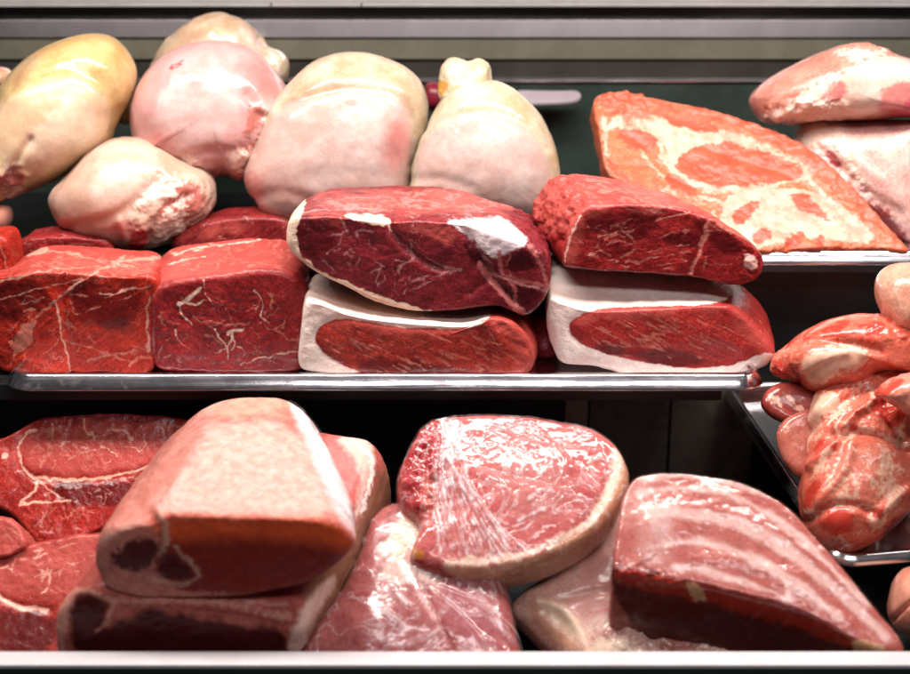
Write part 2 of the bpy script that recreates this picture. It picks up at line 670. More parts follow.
# ------------------------------------------------------------------ boxes and swept rims
def box_mesh(name, x0, x1, y0, y1, z0, z1, bev=.002):
    import bmesh
    bm = bmesh.new()
    bmesh.ops.create_cube(bm, size=1)
    bmesh.ops.scale(bm, vec=(x1 - x0, y1 - y0, z1 - z0), verts=bm.verts)
    if bev:
        bmesh.ops.bevel(bm, geom=list(bm.edges), offset=bev, segments=2, affect='EDGES', profile=.6)
    me = bpy.data.meshes.new(name)
    bm.to_mesh(me); bm.free()
    me.polygons.foreach_set('use_smooth', np.full(len(me.polygons), False))
    return me, ((x0 + x1) / 2, (y0 + y1) / 2, (z0 + z1) / 2)


def box(name, x0, x1, y0, y1, z0, z1, mat, parent=None, bev=.002, kind=None):
    me, c = box_mesh(name, x0, x1, y0, y1, z0, z1, bev)
    o = new_obj(name, me, parent, mat)
    o.location = Vector(c) - (parent.location if parent is not None else Vector())
    if kind: o['kind'] = kind
    return o


def round_rect(w, d, r, k=14):
    pts = []
    for cx, cy, a0 in ((w / 2 - r, d / 2 - r, 0), (-w / 2 + r, d / 2 - r, 90), (-w / 2 + r, -d / 2 + r, 180), (w / 2 - r, -d / 2 + r, 270)):
        for i in range(k + 1):
            a = math.radians(a0 + 90 * i / k)
            pts.append((cx + r * math.cos(a), cy + r * math.sin(a), math.cos(a), math.sin(a)))
    return np.array(pts)


def tray(name, w, d, r, rim, depth, mat, label, loc, rot=(0, 0, 0), group=None, skirt=.017):
    """a pressed tray: floor, sloping wall, flat flange and a rolled lip. Origin at the floor's centre"""
    root = bpy.data.objects.new(name, None)
    COL.objects.link(root)
    root.location = loc
    root.rotation_euler = rot
    tag(root, label, 'tray', group)
    base = round_rect(w, d, r)
    N = len(base)

    def sweep(prof, pname, closed=False):
        rings = []
        for o, z in prof:
            rings.append(np.stack([base[:, 0] + base[:, 2] * o, base[:, 1] + base[:, 3] * o, np.full(N, z)], 1))
        V = np.concatenate(rings)
        i = np.arange(N); j = (i + 1) % N
        fs = []
        R = len(prof)
        for q in range(R if closed else R - 1):
            a, b = q * N, ((q + 1) % R) * N
            fs.append(np.stack([a + i, a + j, b + j, b + i], 1))
        me = raw_mesh(pname, V, [np.concatenate(fs)], True)
        return me
    # rolled lip: thick closed section hanging outside the flange
    lip = []
    R_ = .0022
    for k in range(7):
        a = math.pi / 2 * (k / 6) - math.pi / 2
        lip.append((rim - R_ + R_ * math.cos(a), depth - skirt + R_ * math.sin(a)))
    for k in range(1, 8):
        q = k / 8
        lip.append((rim - q * rim * .62 + .0012 * math.sin(q * math.pi), depth - skirt + (skirt - .001) * q))
    lip.append((rim * .36, depth - .0002))
    lip += [(rim * .2, depth - .0012), (0, depth - .001), (-.004, depth - .006), (-.007, .004), (-.012, 0.0015)]
    prof_out = [(-.012, 0.0), (-.0085, .003), (-.0055, depth - .008), (-.001, depth - .0035), (rim * .3, depth - .0024), (rim * .5, depth - .0035), (rim * .55, depth - skirt)]
    prof = prof_out + lip[0:]
    me = sweep(prof, 'rim', True)
    new_obj('rim', me, root, mat)
    V = [(x + nx * -.0125, y + ny * -.0125, .0016) for x, y, nx, ny in base]
    V2 = [(x + nx * -.0125, y + ny * -.0125, .0001) for x, y, nx, ny in base]
    me = bpy.data.meshes.new('pan')
    me.from_pydata(V + V2, [], [list(range(N)), list(range(2 * N - 1, N - 1, -1))] + [[i, N + i, N + (i + 1) % N, (i + 1) % N] for i in range(N)])
    new_obj('pan', me, root, mat)
    return root
# ------------------------------------------------------------------ heights
FLOOR, SHELF, BACK = -.215, .035, .135

# ------------------------------------------------------------------ the case (setting)
black = metal_mat('black_panel', (.010, .011, .012), .4, .0, var=.4)
riser_p = metal_mat('riser_sheet', (.16, .145, .12), .3, .2, var=.5, brush=(1, 1, .05), sc=40)
riser_m = metal_mat('riser_panel', (.012, .012, .012), .3, .2, var=.45, brush=(1, 1, .05), sc=40)
riser_l = metal_mat('riser_panel_pale', (.34, .30, .26), .3, .3, var=.35, brush=(1, 1, .05), sc=40)  # paler than the riser sheets beside it
steel = metal_mat('steel', (.80, .76, .80), .17, stain=.4)
rail_m = metal_mat('rail_paint', (.60, .57, .59), .35, .1, var=.08)
rail_d = metal_mat('rail_dark', (.012, .024, .026), .4, .0)
top_m = metal_mat('top_rail_grey', (.36, .34, .33), .35, .2)
teal = metal_mat('dark_glass', (.030, .044, .037), .10, .0, var=.3, bump=.03)
band_l = metal_mat('band_bright', (.34, .31, .32), .25, .95, var=.10, bump=0, sc=20, rv=.08)
band_o = metal_mat('band_olive', (.16, .15, .11), .36, .5, var=.2, bump=0, sc=20, rv=.1)
band_k = metal_mat('band_dark', (.055, .050, .045), .3, .4, var=.3, bump=0, sc=20, rv=.1)

box('shelf', .475, .93, .17, .425, FLOOR + .001, -.135, black, kind='structure')
box('floor', -1.1, 1.1, -.30, .52, FLOOR - .02, FLOOR, black, kind='structure')
box('back_wall', -1.1, 1.1, .44, .46, FLOOR + .001, BACK - .013, black, kind='structure')
for x0, x1, m in ((.155, .186, riser_l), (.190, .30, riser_p), (.304, .42, riser_p)):
    box('back_wall', x0, x1, .436, .4395, FLOOR + .002, SHELF - .03, m, bev=.0008, kind='structure')
box('shelf', -1.1, 1.1, .405, .905, BACK - .012, BACK, black, kind='structure')
box('shelf', -1.1, .33, .225, .4395, SHELF - .026, SHELF - .004, black, kind='structure')

# front rail of the case
fr = tag(bpy.data.objects.new('front_rail', None), 'white enamelled front rail with a dark lower face along the bottom edge of the case', 'rail')
COL.objects.link(fr); fr.location = (0, -.147, -.135)
box('rail_cap', -1.1, 1.1, -.165, -.139, -.1315, -.127, rail_m, fr, .001)
box('rail_base', -1.1, 1.1, -.1635, -.1405, -.234, -.1320, rail_d, fr, .001)

# back of the case: bands of sheet metal above a dark glass panel
bk = tag(bpy.data.objects.new('back_panel', None), 'metal back panel of the case in blurred grey bands above dark glass', 'panel')
COL.objects.link(bk); bk.location = (0, .86, .135)
yb = .85
box('top_slot', -1.1, 1.1, yb + .02, yb + .03, .412, .434, black, bk, 0)


def band(name, z0, z1, m, tilt, y0=yb):
    o = box(name, -1.1, 1.1, y0, y0 + .008, z0, z1, m, bk, .001)
    o.rotation_euler.x = math.radians(tilt)
    return o


band('bright_band', .385, .4125, band_l, -13)
band('olive_band', .352, .3845, band_o, -6)
band('dark_band', .3205, .3515, band_k, 0, yb + .004)
box('trim_strip', -1.1, 1.1, yb - .004, yb + .004, .3155, .3195, steel, bk, .001)
box('glass_panel', -1.1, 1.1, yb, yb + .006, .136, .315, teal, bk, .001)
tr = tag(bpy.data.objects.new('top_rail', None), 'thin bright steel rail with joints along the top of the case back', 'rail')
COL.objects.link(tr); tr.location = (0, .85, .44)
box('rail_lip', -1.1, 1.1, yb - .010, yb + .012, .4400, .470, top_m, tr, .001)
for a, b in ((-1.1, -.288), (-.286, -.147), (-.145, 1.1)):
    box('rail_section', a, b, yb - .012, yb + .012, .4345, .4395, top_m, tr, .001)
# pale slab built in place of a white strip's reflection in the dark glass
ph = loft('515,91 520,90 560,91 578,90 582,95 578,100 545,102 515,102', .80, tilt=75, ext=(0, .001, -.006), bev=.002, N=120, nc=8, ns=6)
build(ph, 'strip_reflection', metal_mat('reflected_strip_pale', (.34, .28, .31), .4, .0), 'pale strip reflected in the dark glass behind the skin-on leg with the knuckle', 'strip')

# ------------------------------------------------------------------ trays
xl, xr = on_y((-2, 385), .185)[0][0], on_y((769, 385), .185)[0][0]
tray('steel_tray', xr - xl - .036, .19, .022, .018, .024, steel, 'long steel tray holding the red beef blocks and fat-edged pork',
     ((xl + xr) / 2, .182 + .018 + .095, SHELF - .003), group='steel display trays')
x0 = on_y((700, 258), .40)[0][0]
tray('steel_tray', .62, .36, .02, .016, .017, steel, 'steel tray under the large bone-in chop at the upper right',
     (x0 + .28, .40 + .20, BACK + .001), group='steel display trays')
from mathutils import Euler
p2 = Vector(on_y((838, 561), .045)[0])
eu = (math.radians(11), 0, math.radians(10))
off = Euler(eu).to_matrix() @ Vector((.25 + .013, .19 + .013, -.024))
tray('steel_tray', .50, .38, .015, .013, .024, metal_mat('steel_dull', (.62, .60, .62), .22, stain=.4), 'tilted dark steel tray under the pile of pink shoulder meat at right',
     p2 + off, eu, group='steel display trays', skirt=.010)

# ------------------------------------------------------------------ chicken
SK1, SK2 = (.52, .33, .14), (.64, .46, .28)
BR, BR2 = (.68, .40, .33), (.74, .54, .45)
WHT = (.82, .68, .58)
RAW = (.50, .16, .13)
BLD = (.50, .02, .02)
CH_SSS = (.014, .006, .004)


def chicken_mat(name, c1=SK1, c2=SK2, extra=(), br=BR, br2=BR2):
    return meat_mat(name, c1, c2, [('breast', br, 3.0, 10, None, .34, tuple(br[i] * (.92, .84, .80)[i] for i in range(3))), ('pale', br2, 7, 10, .9), ('blush', (.58, .20, .18), 9, 10, .75), ('grey', (.38, .24, .15), 7, 8, .6),  # grey and blush: skin tints that also stand in for mid-tone shading
                                   ('raw', RAW, 2.5, 9, .95), ('torn', WHT, 2.5, 16, .95), ('blood', BLD, 1.2, 3)] + list(extra),
                    fib=(30, .16), rough=.34, coat=.6, spec=.35, coatr=.07, sss=.3, sss_rad=CH_SSS, bump=.2, grain=.10, mott=24, pits=.3)


def chick(S, **k):
    none = [('-900,-900 -910,-900', 1)]
    lay = {q: none for q in ('breast', 'pale', 'blush', 'grey', 'raw', 'torn', 'blood')}
    lay.update(k)
    return paint(S, **lay)


NZ = [(.0022, 16, 2), (.0010, 45, 2)]
G = 'raw chicken pieces heaped at the back'

# A: yellow bird at far left
S = pillow('-40,150 -8,104 8,80 33,53 68,40 100,36 119,44 132,60 136,75 133,95 124,112 116,132 98,150 74,164 52,178 26,191 0,202 -40,212', .56, .20, .70)
shape(S, NZ, bumps=[(60, 130, 52, .016), (95, 66, 34, .010), (20, 95, 26, .006)],
      creases=[('0,98 30,78 62,70 96,78 112,100 116,128', 9, -.005), ('28,66 70,50 104,54', 7, -.0015), ('0,190 16,160 30,140', 4, -.005)],
      rough=[('-20,200 -10,170 14,158 30,172 24,192 0,204', 8, .005, 70)])
chick(S, breast=['-40,120 0,104 28,84 60,74 92,84 108,104 112,132 92,152 60,170 20,192 -40,205'],
      pale=['20,150 60,100 96,100 104,128 70,150 30,170'], grey=['8,92 14,70 30,54 50,46 40,62 24,84'],
      torn=['0,170 6,160 14,162 10,176', '0,200 20,188 26,190 10,200'], raw=['-10,196 -4,178 14,164 26,174 18,188'])
build(S, 'whole_chicken', chicken_mat('chicken_yellow', (0.48, 0.28, 0.10), (0.57, 0.40, 0.19), br=(0.62, 0.45, 0.29), br2=(0.69, 0.55, 0.41)), 'yellow-skinned whole chicken with a pale breast at the far left of the top row', 'chicken', G,
      parts={'breast': 'breast'}, body='skin')
S = pillow('118,104 128,97 136,100 136,112 132,123 122,126 117,116', .62, .04, N=120, nf=24, nb=8)
shape(S, [(.002, 60, 3)]); chick(S)
build(S, 'chicken_wing', chicken_mat('chicken_wing', (0.44, 0.23, 0.06), (0.57, 0.38, 0.18)), 'small golden wing tip poking out between the yellow chicken and the pink one', 'chicken', G)
# slivers at the far left
S = pillow('-30,70 0,66 12,70 14,78 6,90 -30,96', .72, .08, N=120, nf=24, nb=8)
shape(S, NZ); chick(S, raw=['-30,60 20,60 16,70 -30,72'])
build(S, 'chicken_piece', chicken_mat('chicken_sliver', (0.51, 0.26, 0.13), (0.57, 0.36, 0.23)), 'sliver of chicken at the left edge behind the yellow whole chicken', 'chicken', G)
S = pillow('-40,205 0,203 12,206 14,216 8,230 -10,238 -40,236', .50, .10, N=140, nf=30, nb=10)
shape(S, NZ); chick(S, blush=['-40,200 20,200 20,240 -40,240'])
build(S, 'chicken_piece', chicken_mat('chicken_sliver2'), 'pinkish chicken tip at the left edge below the yellow whole chicken', 'chicken', G)

# C: behind the pink one
S = pillow('148,84 151,64 160,46 180,28 205,18 225,16 244,20 262,34 270,47 281,53 287,66 286,80 278,86 262,110 200,120 160,110', .74, .15, .75)
shape(S, NZ + [(.003, 40, 2)], bumps=[(277, 66, 12, .008), (262, 40, 14, -.004), (212, 30, 30, .006)], creases=[('262,36 266,56 272,80', 4, -.005)])
chick(S, grey=['150,70 175,38 215,24 222,34 180,60 155,82'], torn=['270,50 282,54 286,76 276,80 270,66'], pale=['236,22 262,40 268,70 240,50'])
build(S, 'whole_chicken', chicken_mat('chicken_tan', (0.42, 0.24, 0.14), (0.57, 0.42, 0.29)), 'tan chicken topping the heap behind the round pink one', 'chicken', G)

# D: big pink one
S = pillow('131,122 134,96 148,70 170,53 198,43 228,41 252,50 268,64 284,84 293,106 290,124 280,142 264,158 246,178 236,179 228,172 205,178 178,180 156,168 140,156 134,158 136,148', .58, .19, .70, ctr=(208, 112))
shape(S, NZ, bumps=[(205, 105, 52, .012), (258, 150, 26, .008), (150, 110, 20, .004)],
      creases=[('246,96 258,112 252,134 242,146', 5, -.005), ('176,162 205,148 232,150', 5, -.004), ('256,108 276,112 272,130 258,150 244,168', 4, .005), ('282,118 268,140 250,160', 3, .004)],
      rough=[('228,178 232,148 250,122 272,108 290,114 284,140 262,164 244,182', 10, .005, 60), ('172,178 180,160 205,160 225,170 205,182', 6, .003, 70)])
chick(S, breast=['120,120 130,70 180,40 250,40 300,90 290,140 230,190 150,180'],
      pale=['150,120 165,80 205,62 235,80 240,110 225,140 190,150 160,140', '212,50 216,62 212,66'],
      blush=['148,146 154,130 170,132 174,146 164,156', '178,74 206,66 210,84 186,92', '236,60 268,66 282,90 262,100 244,84'],
      raw=['245,120 250,104 260,104 268,112 262,124 250,136 240,138', '232,178 236,150 258,140 278,120 286,126 268,150 244,178'],
      torn=['264,108 276,108 282,116 274,126 264,120', '232,168 234,152 246,152 248,166 240,176', '252,152 264,138 276,134 266,150 254,162', '176,158 196,156 198,164 182,168', '160,160 166,160 166,166'],
      blood=[('172,68 178,64 184,62', 2.5, 1), ('173,67 182,65', 3, 1)])
build(S, 'whole_chicken', chicken_mat('chicken_pink', (0.58, 0.35, 0.31), (0.61, 0.42, 0.38), br=(0.60, 0.33, 0.32), br2=(0.67, 0.48, 0.45)), 'large round pink chicken with a small blood spot and torn neck end at lower right', 'chicken', G,
      parts={'neck_end': ['226,184 230,148 246,118 272,106 296,112 288,142 264,166 244,186']}, body='skin')

# E: lower one with torn skin
S = pillow('47,205 52,190 70,176 92,152 118,136 150,138 188,160 211,172 216,186 211,212 194,230 168,243 142,251 112,248 84,241 62,231', .50, .16, .72)
shape(S, NZ, bumps=[(105, 190, 34, .012), (195, 200, 18, .006)],
      creases=[('70,228 110,218 140,200 160,176', 6, -.004), ('150,236 160,210 186,196', 4, -.005), ('120,220 126,240', 4, .003)],
      rough=[('128,250 128,215 150,178 180,172 216,190 208,220 170,246', 12, .0055, 48)])
chick(S, breast=['40,205 60,180 95,150 130,150 152,176 140,200 110,220 70,236'], pale=['80,190 100,165 130,165 146,184 120,206 90,212'],
      raw=['128,252 130,236 152,228 150,250', '172,180 200,184 206,204 180,228 160,240 158,212'],
      torn=['146,178 166,180 182,186 180,206 164,196 150,206 136,208 130,202 146,192', '170,200 184,190 186,206 176,210', '152,226 170,214 186,212 178,228 164,236'],
      blood=['66,236 68,230 74,232 76,238 70,240', '129,250 131,232 150,228 142,252'], blush=['100,225 140,215 160,240 120,248'], grey=['150,170 158,150 180,160 170,180'])
build(S, 'whole_chicken', chicken_mat('chicken_torn', (0.52, 0.30, 0.22), (0.59, 0.44, 0.35), br=(0.60, 0.39, 0.30), br2=(0.67, 0.52, 0.43)), 'pale chicken with ragged torn skin resting on the beef at lower left', 'chicken', G,
      parts={'torn_end': ['126,256 128,215 146,174 180,172 220,190 210,222 170,250']}, body='skin')

# F: middle leg quarter
S = pillow('241,184 250,156 262,128 272,104 290,84 312,66 340,55 366,53 388,60 408,70 422,84 428,104 426,130 416,156 410,178 405,215 370,235 320,236 290,226 280,224 262,214', .53, .15, .72, ctr=(335, 145))
shape(S, NZ, bumps=[(345, 150, 60, .012), (330, 75, 30, .005), (400, 90, 20, .004)],
      creases=[('282,108 310,98 345,90 385,92 404,104 414,130 410,165', 4.5, -.0030), ('254,200 280,190 310,200', 7, -.002), ('300,180 330,170 380,178', 9, -.0012), ('352,110 360,140 352,170', 8, -.0012)])
chick(S, breast=['236,190 258,140 280,108 310,97 345,90 385,92 404,104 413,130 408,170 396,235 300,240'],
      pale=['300,190 320,120 350,110 390,120 400,160 340,180', '290,150 300,140 306,170 290,175', '318,66 330,64 330,72'],
      grey=['300,88 325,76 350,80 345,88 310,96'], blush=['240,190 250,170 265,180 262,205', '380,140 405,110 410,150 390,180'], blood=[('258,204 262,206', 1.2)])
build(S, 'chicken_quarter', chicken_mat('chicken_mid', (0.39, 0.26, 0.15), (0.52, 0.43, 0.33), br=(0.56, 0.38, 0.34), br2=(0.60, 0.47, 0.43)), 'broad pale chicken thigh with a yellow skin edge, behind the bone-in cut', 'chicken', G,
      parts={'thigh_flesh': 'breast'}, body='skin')
# G: leg with knuckle
S = pillow('437,108 446,94 460,84 486,80 506,84 526,98 542,118 552,142 558,166 561,190 552,215 500,232 440,228 408,205 410,180 414,158 424,130', .50, .13, .74, ctr=(485, 160))
shape(S, NZ, bumps=[(490, 160, 50, .012), (470, 100, 22, .005)], creases=[('424,130 450,118 490,112 520,122 545,148', 5, -.0022), ('410,180 440,178 470,186', 6, -.002), ('500,140 520,165 530,190', 9, -.0012)])
chick(S, breast=['414,176 424,132 452,120 490,114 522,122 545,150 554,190 540,230 410,220'], pale=['430,150 470,130 520,140 545,180 510,200 450,180'])
root = build(S, 'chicken_quarter', chicken_mat('chicken_leg', (0.41, 0.30, 0.17), (0.53, 0.47, 0.36), br=(0.56, 0.38, 0.34), br2=(0.60, 0.47, 0.43)), 'plump pale chicken leg with a bare knuckle standing up at its top', 'chicken', G,
             parts={'thigh_flesh': 'breast'}, body='skin')
kn = pillow('437,92 439,78 442,66 451,58 462,59 469,62 479,58 488,63 492,74 492,86 500,104 508,128 480,146 440,142 424,130 436,112 440,102', .53, .10, .8, N=180, nf=36, nb=12)
shape(kn, [(.0025, 60, 3)], bumps=[(450, 67, 8, .004), (481, 69, 9, .004)], creases=[('438,104 460,108 496,104', 6, -.003)])
chick(kn, raw=['434,92 440,80 446,84 444,96'])
kmat = chicken_mat('chicken_knuckle', (.50, .40, .24), (.58, .50, .36), [('raw', (.60, .32, .02), 2, 6)])
me = raw_mesh('knuckle', kn.V - np.array(root.location), [kn.Q, kn.Tr], True, None, dict(kn.attr))
new_obj('knuckle', me, root, kmat)
# something dark red between the two legs
S = pillow('424,82 440,82 446,90 446,104 438,112 424,110', .74, .05, N=100, nf=20, nb=8)
shape(S, NZ)
RED1, RED2 = (.22, .009, .005), (.38, .024, .012)
FAT, FATP = (.80, .62, .50), (.86, .74, .68)
none = [('-900,-900 -910,-900', 1)]
build(S, 'meat_piece', meat_mat('meat_scrap', (.10, .006, .012), (.16, .01, .02)), 'dark red scrap of meat in the gap between the two chicken legs', 'meat')

# ------------------------------------------------------------------ beef on the middle tray
B = 'raw red cuts on the middle tray'
SEAM = (.66, .30, .22)


def seams(S, **k):
    lay = {q: none for q in ('fat', 'memb', 'dark', 'bright')}
    for q in k:
        lay[q] = list(k[q])
    return paint(S, **lay)


def red_mat(name, c1=RED1, c2=RED2, fat=FAT, memb=SEAM, extra=(), **k):
    a = dict(fib=(35, .9), marb=.4, marb_scale=40, rough=.40, coat=.30, sss=.08, bump=.65, spec=.12, grain=.5)
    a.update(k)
    return meat_mat(name, c1, c2, [('dark', (.065, .003, .005), 5, 8, .75), ('bright', (.48, .085, .07), 5, 9, .8), ('memb', memb, 1.1, 2.4, .5), ('fat', fat, 1.0, 1.4)] + list(extra), **a)  # bright mostly paints the sheen of upper faces as lighter pink


# I: marbled block at left
S = loft('-12,278 18,274 40,271 74,272 110,276 132,277 152,276 160,284 158,312 156,345 154,366 148,374 132,375 105,373 70,374 30,373 -12,372', .255,
         '-12,274 14,262 40,247 74,244 110,247 132,250 158,252 164,262 162,290 160,320 158,345 152,352 132,352 105,352 70,352 30,352 -12,352', .40, bev=.0055, bulge=.02)
shape(S, [(.0045, 12, 2), (.0022, 30, 3), (.0007, 120, 2)], creases=[('60,273 62,300 68,330 72,372', 4, -.003), ('150,290 152,330 150,368', 5, -.002), ('48,303 80,285 110,262', 3, .0015)])
seams(S, fat=[('50,304 66,292 84,280 110,264 126,256', 1.2, 1.8), ('56,303 60,320 61,336 66,348 70,372', 2.4, 1.6), ('0,300 25,292 60,284 90,278', 1.2, .8), ('0,281 40,272 80,266 118,268', 1.6, .8),
              ('100,294 126,290 150,286', 1.8, .8), ('112,268 122,260 160,258', 2, 3), ('26,256 60,250 100,262 140,268', 1.4, .9), ('150,296 146,316 148,350', 1, 2.5), '20,250 36,246 52,248 44,254 30,258'],
      memb=['12,350 16,332 26,322 38,318 32,332 34,342 20,352', ('22,326 40,315 52,304', 2, 1), ('10,372 14,352 18,340', 1.5), ('64,330 52,350 40,356', 1, .6), ('66,340 100,352 130,362', 1.2, .6), ('86,362 104,356 138,352', 1, .5),
            ('70,300 76,316 100,306', .8, .5), ('128,366 138,356 150,360', 1.5, .6)] + veins('4,300 60,285 150,290 152,370 4,370', 18, 1, (8, 26), (1.0, .4)) + veins('10,270 50,250 155,258 150,280 60,284', 12, 2, (14, 40), (1.1, .4), -12, 20) + veins('2,276 40,250 158,256 150,276 60,284', 70, 31, (3, 9), (.9, .4), -10, 60, 0),  # the last, shortest strokes are wet glints painted on the top
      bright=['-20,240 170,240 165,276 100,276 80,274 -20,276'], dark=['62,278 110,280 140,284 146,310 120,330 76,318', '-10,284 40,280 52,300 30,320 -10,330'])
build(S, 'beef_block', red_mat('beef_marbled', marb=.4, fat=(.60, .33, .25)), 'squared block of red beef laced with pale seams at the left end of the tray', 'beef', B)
# J: block with white flecks
S = loft('150,292 164,283 190,278 225,272 262,268 290,272 305,282 309,300 308,330 306,358 302,371 280,373 240,375 200,374 162,373 153,366 149,345 149,318', .25,
         '158,262 168,250 190,243 220,240 255,236 285,238 304,248 308,262 308,300 306,330 302,350 280,352 240,352 200,352 164,352 158,342 155,320 154,290', .41, bev=.011, bulge=.015)
shape(S, [(.0045, 12, 2), (.002, 30, 3), (.0008, 110, 3)], rough=[('150,300 309,290 306,372 152,372', 12, .0016, 110)])
seams(S, fat=[('178,305 188,300 196,292 201,288', 5, 2), ('188,302 198,304 204,300', 3, 1.5), ('204,280 206,296 214,306', 1.4, .6), ('178,306 184,318 192,324', 1.5, .6), ('172,254 210,246 260,240', 1.2, 1.8), ('168,264 205,256', 1, .6), ('176,330 180,344 192,348', 2, .6),
              ('228,334 240,330 243,328', 4, 1.5), ('232,334 236,342 230,350', 2, .8), ('214,330 226,344 228,360', .8, 1.4), ('234,338 222,352 214,352', 1.4, .6), ('254,290 264,304 258,316 270,322', .8, .4), ('240,366 262,356 304,352', .8, .8), ('236,346 246,350 244,358', 1.2, .5)],
      memb=[('206,320 230,326 250,322', .7, .5), ('216,298 228,310 236,330', .7, .5), ('160,316 176,322 190,336', .6, .4), ('276,330 290,340 304,342', .7, .4)] + veins('154,296 304,292 302,370 156,370', 34, 3, (5, 18), (1.0, .4)) + veins('165,250 300,240 300,268 160,276', 8, 4, (14, 40), (.9, .4), -12, 15) + veins('165,248 300,238 304,262 164,276', 60, 32, (2, 6), (.8, .4), -10, 70, 0),  # tiny strokes at the end: specular flecks of the top, painted in
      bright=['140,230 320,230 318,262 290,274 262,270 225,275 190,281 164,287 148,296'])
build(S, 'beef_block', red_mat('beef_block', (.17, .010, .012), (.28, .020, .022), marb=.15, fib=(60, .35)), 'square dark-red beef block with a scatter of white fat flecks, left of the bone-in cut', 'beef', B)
# darker pieces behind the blocks
S = loft('16,240 40,236 80,236 112,240 114,262 60,270 16,268', .42, ext=(0, .06, 0), bev=.01, N=160, nc=20, ns=20)
shape(S, [(.003, 30, 3)]); seams(S, memb=[('24,244 50,240 90,246', 1.2, .6), ('30,250 60,246', 1, .5)])
build(S, 'beef_piece', red_mat('beef_behind', (.14, .008, .01), (.26, .018, .018)), 'dark red piece lying behind the marbled beef block at left', 'beef', B)
S = loft('-20,238 -4,236 6,238 10,252 12,272 6,290 -20,296', .34, ext=(0, .06, 0), bev=.008, N=140, nc=20, ns=16)
shape(S, [(.002, 30, 3)]); seams(S, memb=[('-2,240 4,256 8,276', 2, 1)], fat=[('0,272 6,284', 2)])
build(S, 'beef_piece', red_mat('beef_edge'), 'sliver of red beef at the left edge beside the marbled block', 'beef', B)
S = loft('168,246 176,234 205,221 240,216 280,216 296,224 300,256 240,262 180,262', .46, ext=(0, .07, 0), bev=.012, N=180, nc=24, ns=24)
shape(S, [(.002, 30, 3)]); seams(S, bright=['176,240 205,224 250,222 250,230 200,238'])
build(S, 'beef_piece', red_mat('beef_back', (.13, .008, .01), (.24, .02, .02)), 'dull red piece of beef behind the square block and under the chicken', 'beef', B)

# K: bone-in cut
S = loft('290,217 304,217 328,215 350,218 388,222 420,220 446,222 472,224 500,236 530,246 551,262 550,292 528,318 514,312 500,306 470,309 440,312 412,312 383,305 348,289 311,270 290,253 285,236', .215,
         '304,200 312,194 328,188 350,186 388,185 420,185 446,187 472,193 500,203 528,214 546,232 546,262 528,292 514,290 500,288 470,288 440,288 412,288 383,284 348,270 315,256 300,244 296,222', .37, bev=.007, bulge=.02, N=400, nc=70, ns=60, ctr=(415, 262))
shape(S, [(.002, 30, 3), (.0006, 120, 2)], creases=[('388,222 394,236 408,250 424,262 440,268', 4, -.004), ('460,226 474,244 484,258 490,276 516,302', 4, -.004), ('470,292 486,280', 4, -.003)],
      bumps=[(500, 234, 26, .005)],
      rough=[('520,205 550,230 552,250 540,262 520,236 505,212', 6, .004, 90), ('480,240 500,262 496,275 476,258', 5, .003, 110)])
K_BONE = ['444,221 458,220 482,218 504,216 518,230 530,243 514,250 498,259 485,252 472,240 458,230']
seams(S, fat=['280,230 290,210 304,196 306,206 298,222 297,240 300,256 318,270 350,284 384,298 420,308 438,312 410,318 380,312 345,294 308,274 286,254', '344,213 388,215 392,221 388,226 362,222 346,217', ('388,222 392,232', 2.5, .8)],
      memb=[('390,232 400,244 414,254', 1, .5), ('424,254 434,262 450,270 462,270', 1.2, 4), ('410,284 424,276 440,276 456,272', 1.2, 2), ('414,290 430,280 448,276', 1, .6), ('398,272 404,262 416,256', 2.4, .6),
            ('418,288 424,280', 1, .4), ('460,222 474,244 480,254 490,262', 2, 3), ('488,270 510,282 530,286 550,292', 3.5, 3), ('480,262 490,280 506,296 528,316', 5, 2), ('510,250 508,268 512,278', 2.5, 2), ('330,237 344,234 348,230', 1.4, .6),
            ('356,238 356,230 374,232', 1.2, .6), ('348,262 352,272 360,258', .8, .5), ('340,216 346,226', 1, .6), ('370,256 374,262 384,266', .7, .5), ('326,254 340,244 342,232', .7, .4), ('380,268 388,280 378,284', .6, .4), ('300,214 330,208 388,210', 1.2, 1.8), ('330,200 380,196 440,204', .8, .5), ('444,190 456,200 450,206', 1, .6)] + veins('296,224 390,226 470,290 440,306 350,284 300,250', 18, 5, (5, 16), (.9, .4)) + veins('310,196 440,188 520,206 460,214 320,212', 12, 6, (14, 44), (1.0, .4), 4, 12) + veins('310,196 440,188 520,206 460,218 312,214', 60, 33, (4, 16), (.8, .4), 4, 14, 0, .1),
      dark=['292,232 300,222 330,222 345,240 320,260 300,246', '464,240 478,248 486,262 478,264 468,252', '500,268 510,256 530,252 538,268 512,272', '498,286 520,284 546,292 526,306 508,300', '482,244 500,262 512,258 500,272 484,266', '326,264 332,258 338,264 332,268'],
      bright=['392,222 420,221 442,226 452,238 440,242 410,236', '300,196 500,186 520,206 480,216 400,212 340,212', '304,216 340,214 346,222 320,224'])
S.attr['bone'] = np.clip(shapes_sd(to_px(S.V), K_BONE), -40, 40)
S.attr['marrow'] = np.clip(shapes_sd(to_px(S.V), ['461,242 470,240 476,248 488,264 500,262 508,258 506,268 494,274 480,272 468,254']), -40, 40)
S.attr['pocket'] = np.clip(shapes_sd(to_px(S.V), ['504,268 512,256 528,252 537,268 520,272 508,273', '500,288 520,285 544,292 530,304 514,306', '462,240 474,246 486,262 476,264 466,252']), -40, 40)
S.attr['rimk'] = np.clip(shapes_sd(to_px(S.V), [('500,252 500,270 506,278 540,284 551,290', 4, 5), ('480,266 494,284 508,300 524,316', 7, 3), ('506,276 516,290 514,306', 2, 2), ('530,246 540,262 548,286', 6, 5)]), -40, 40)
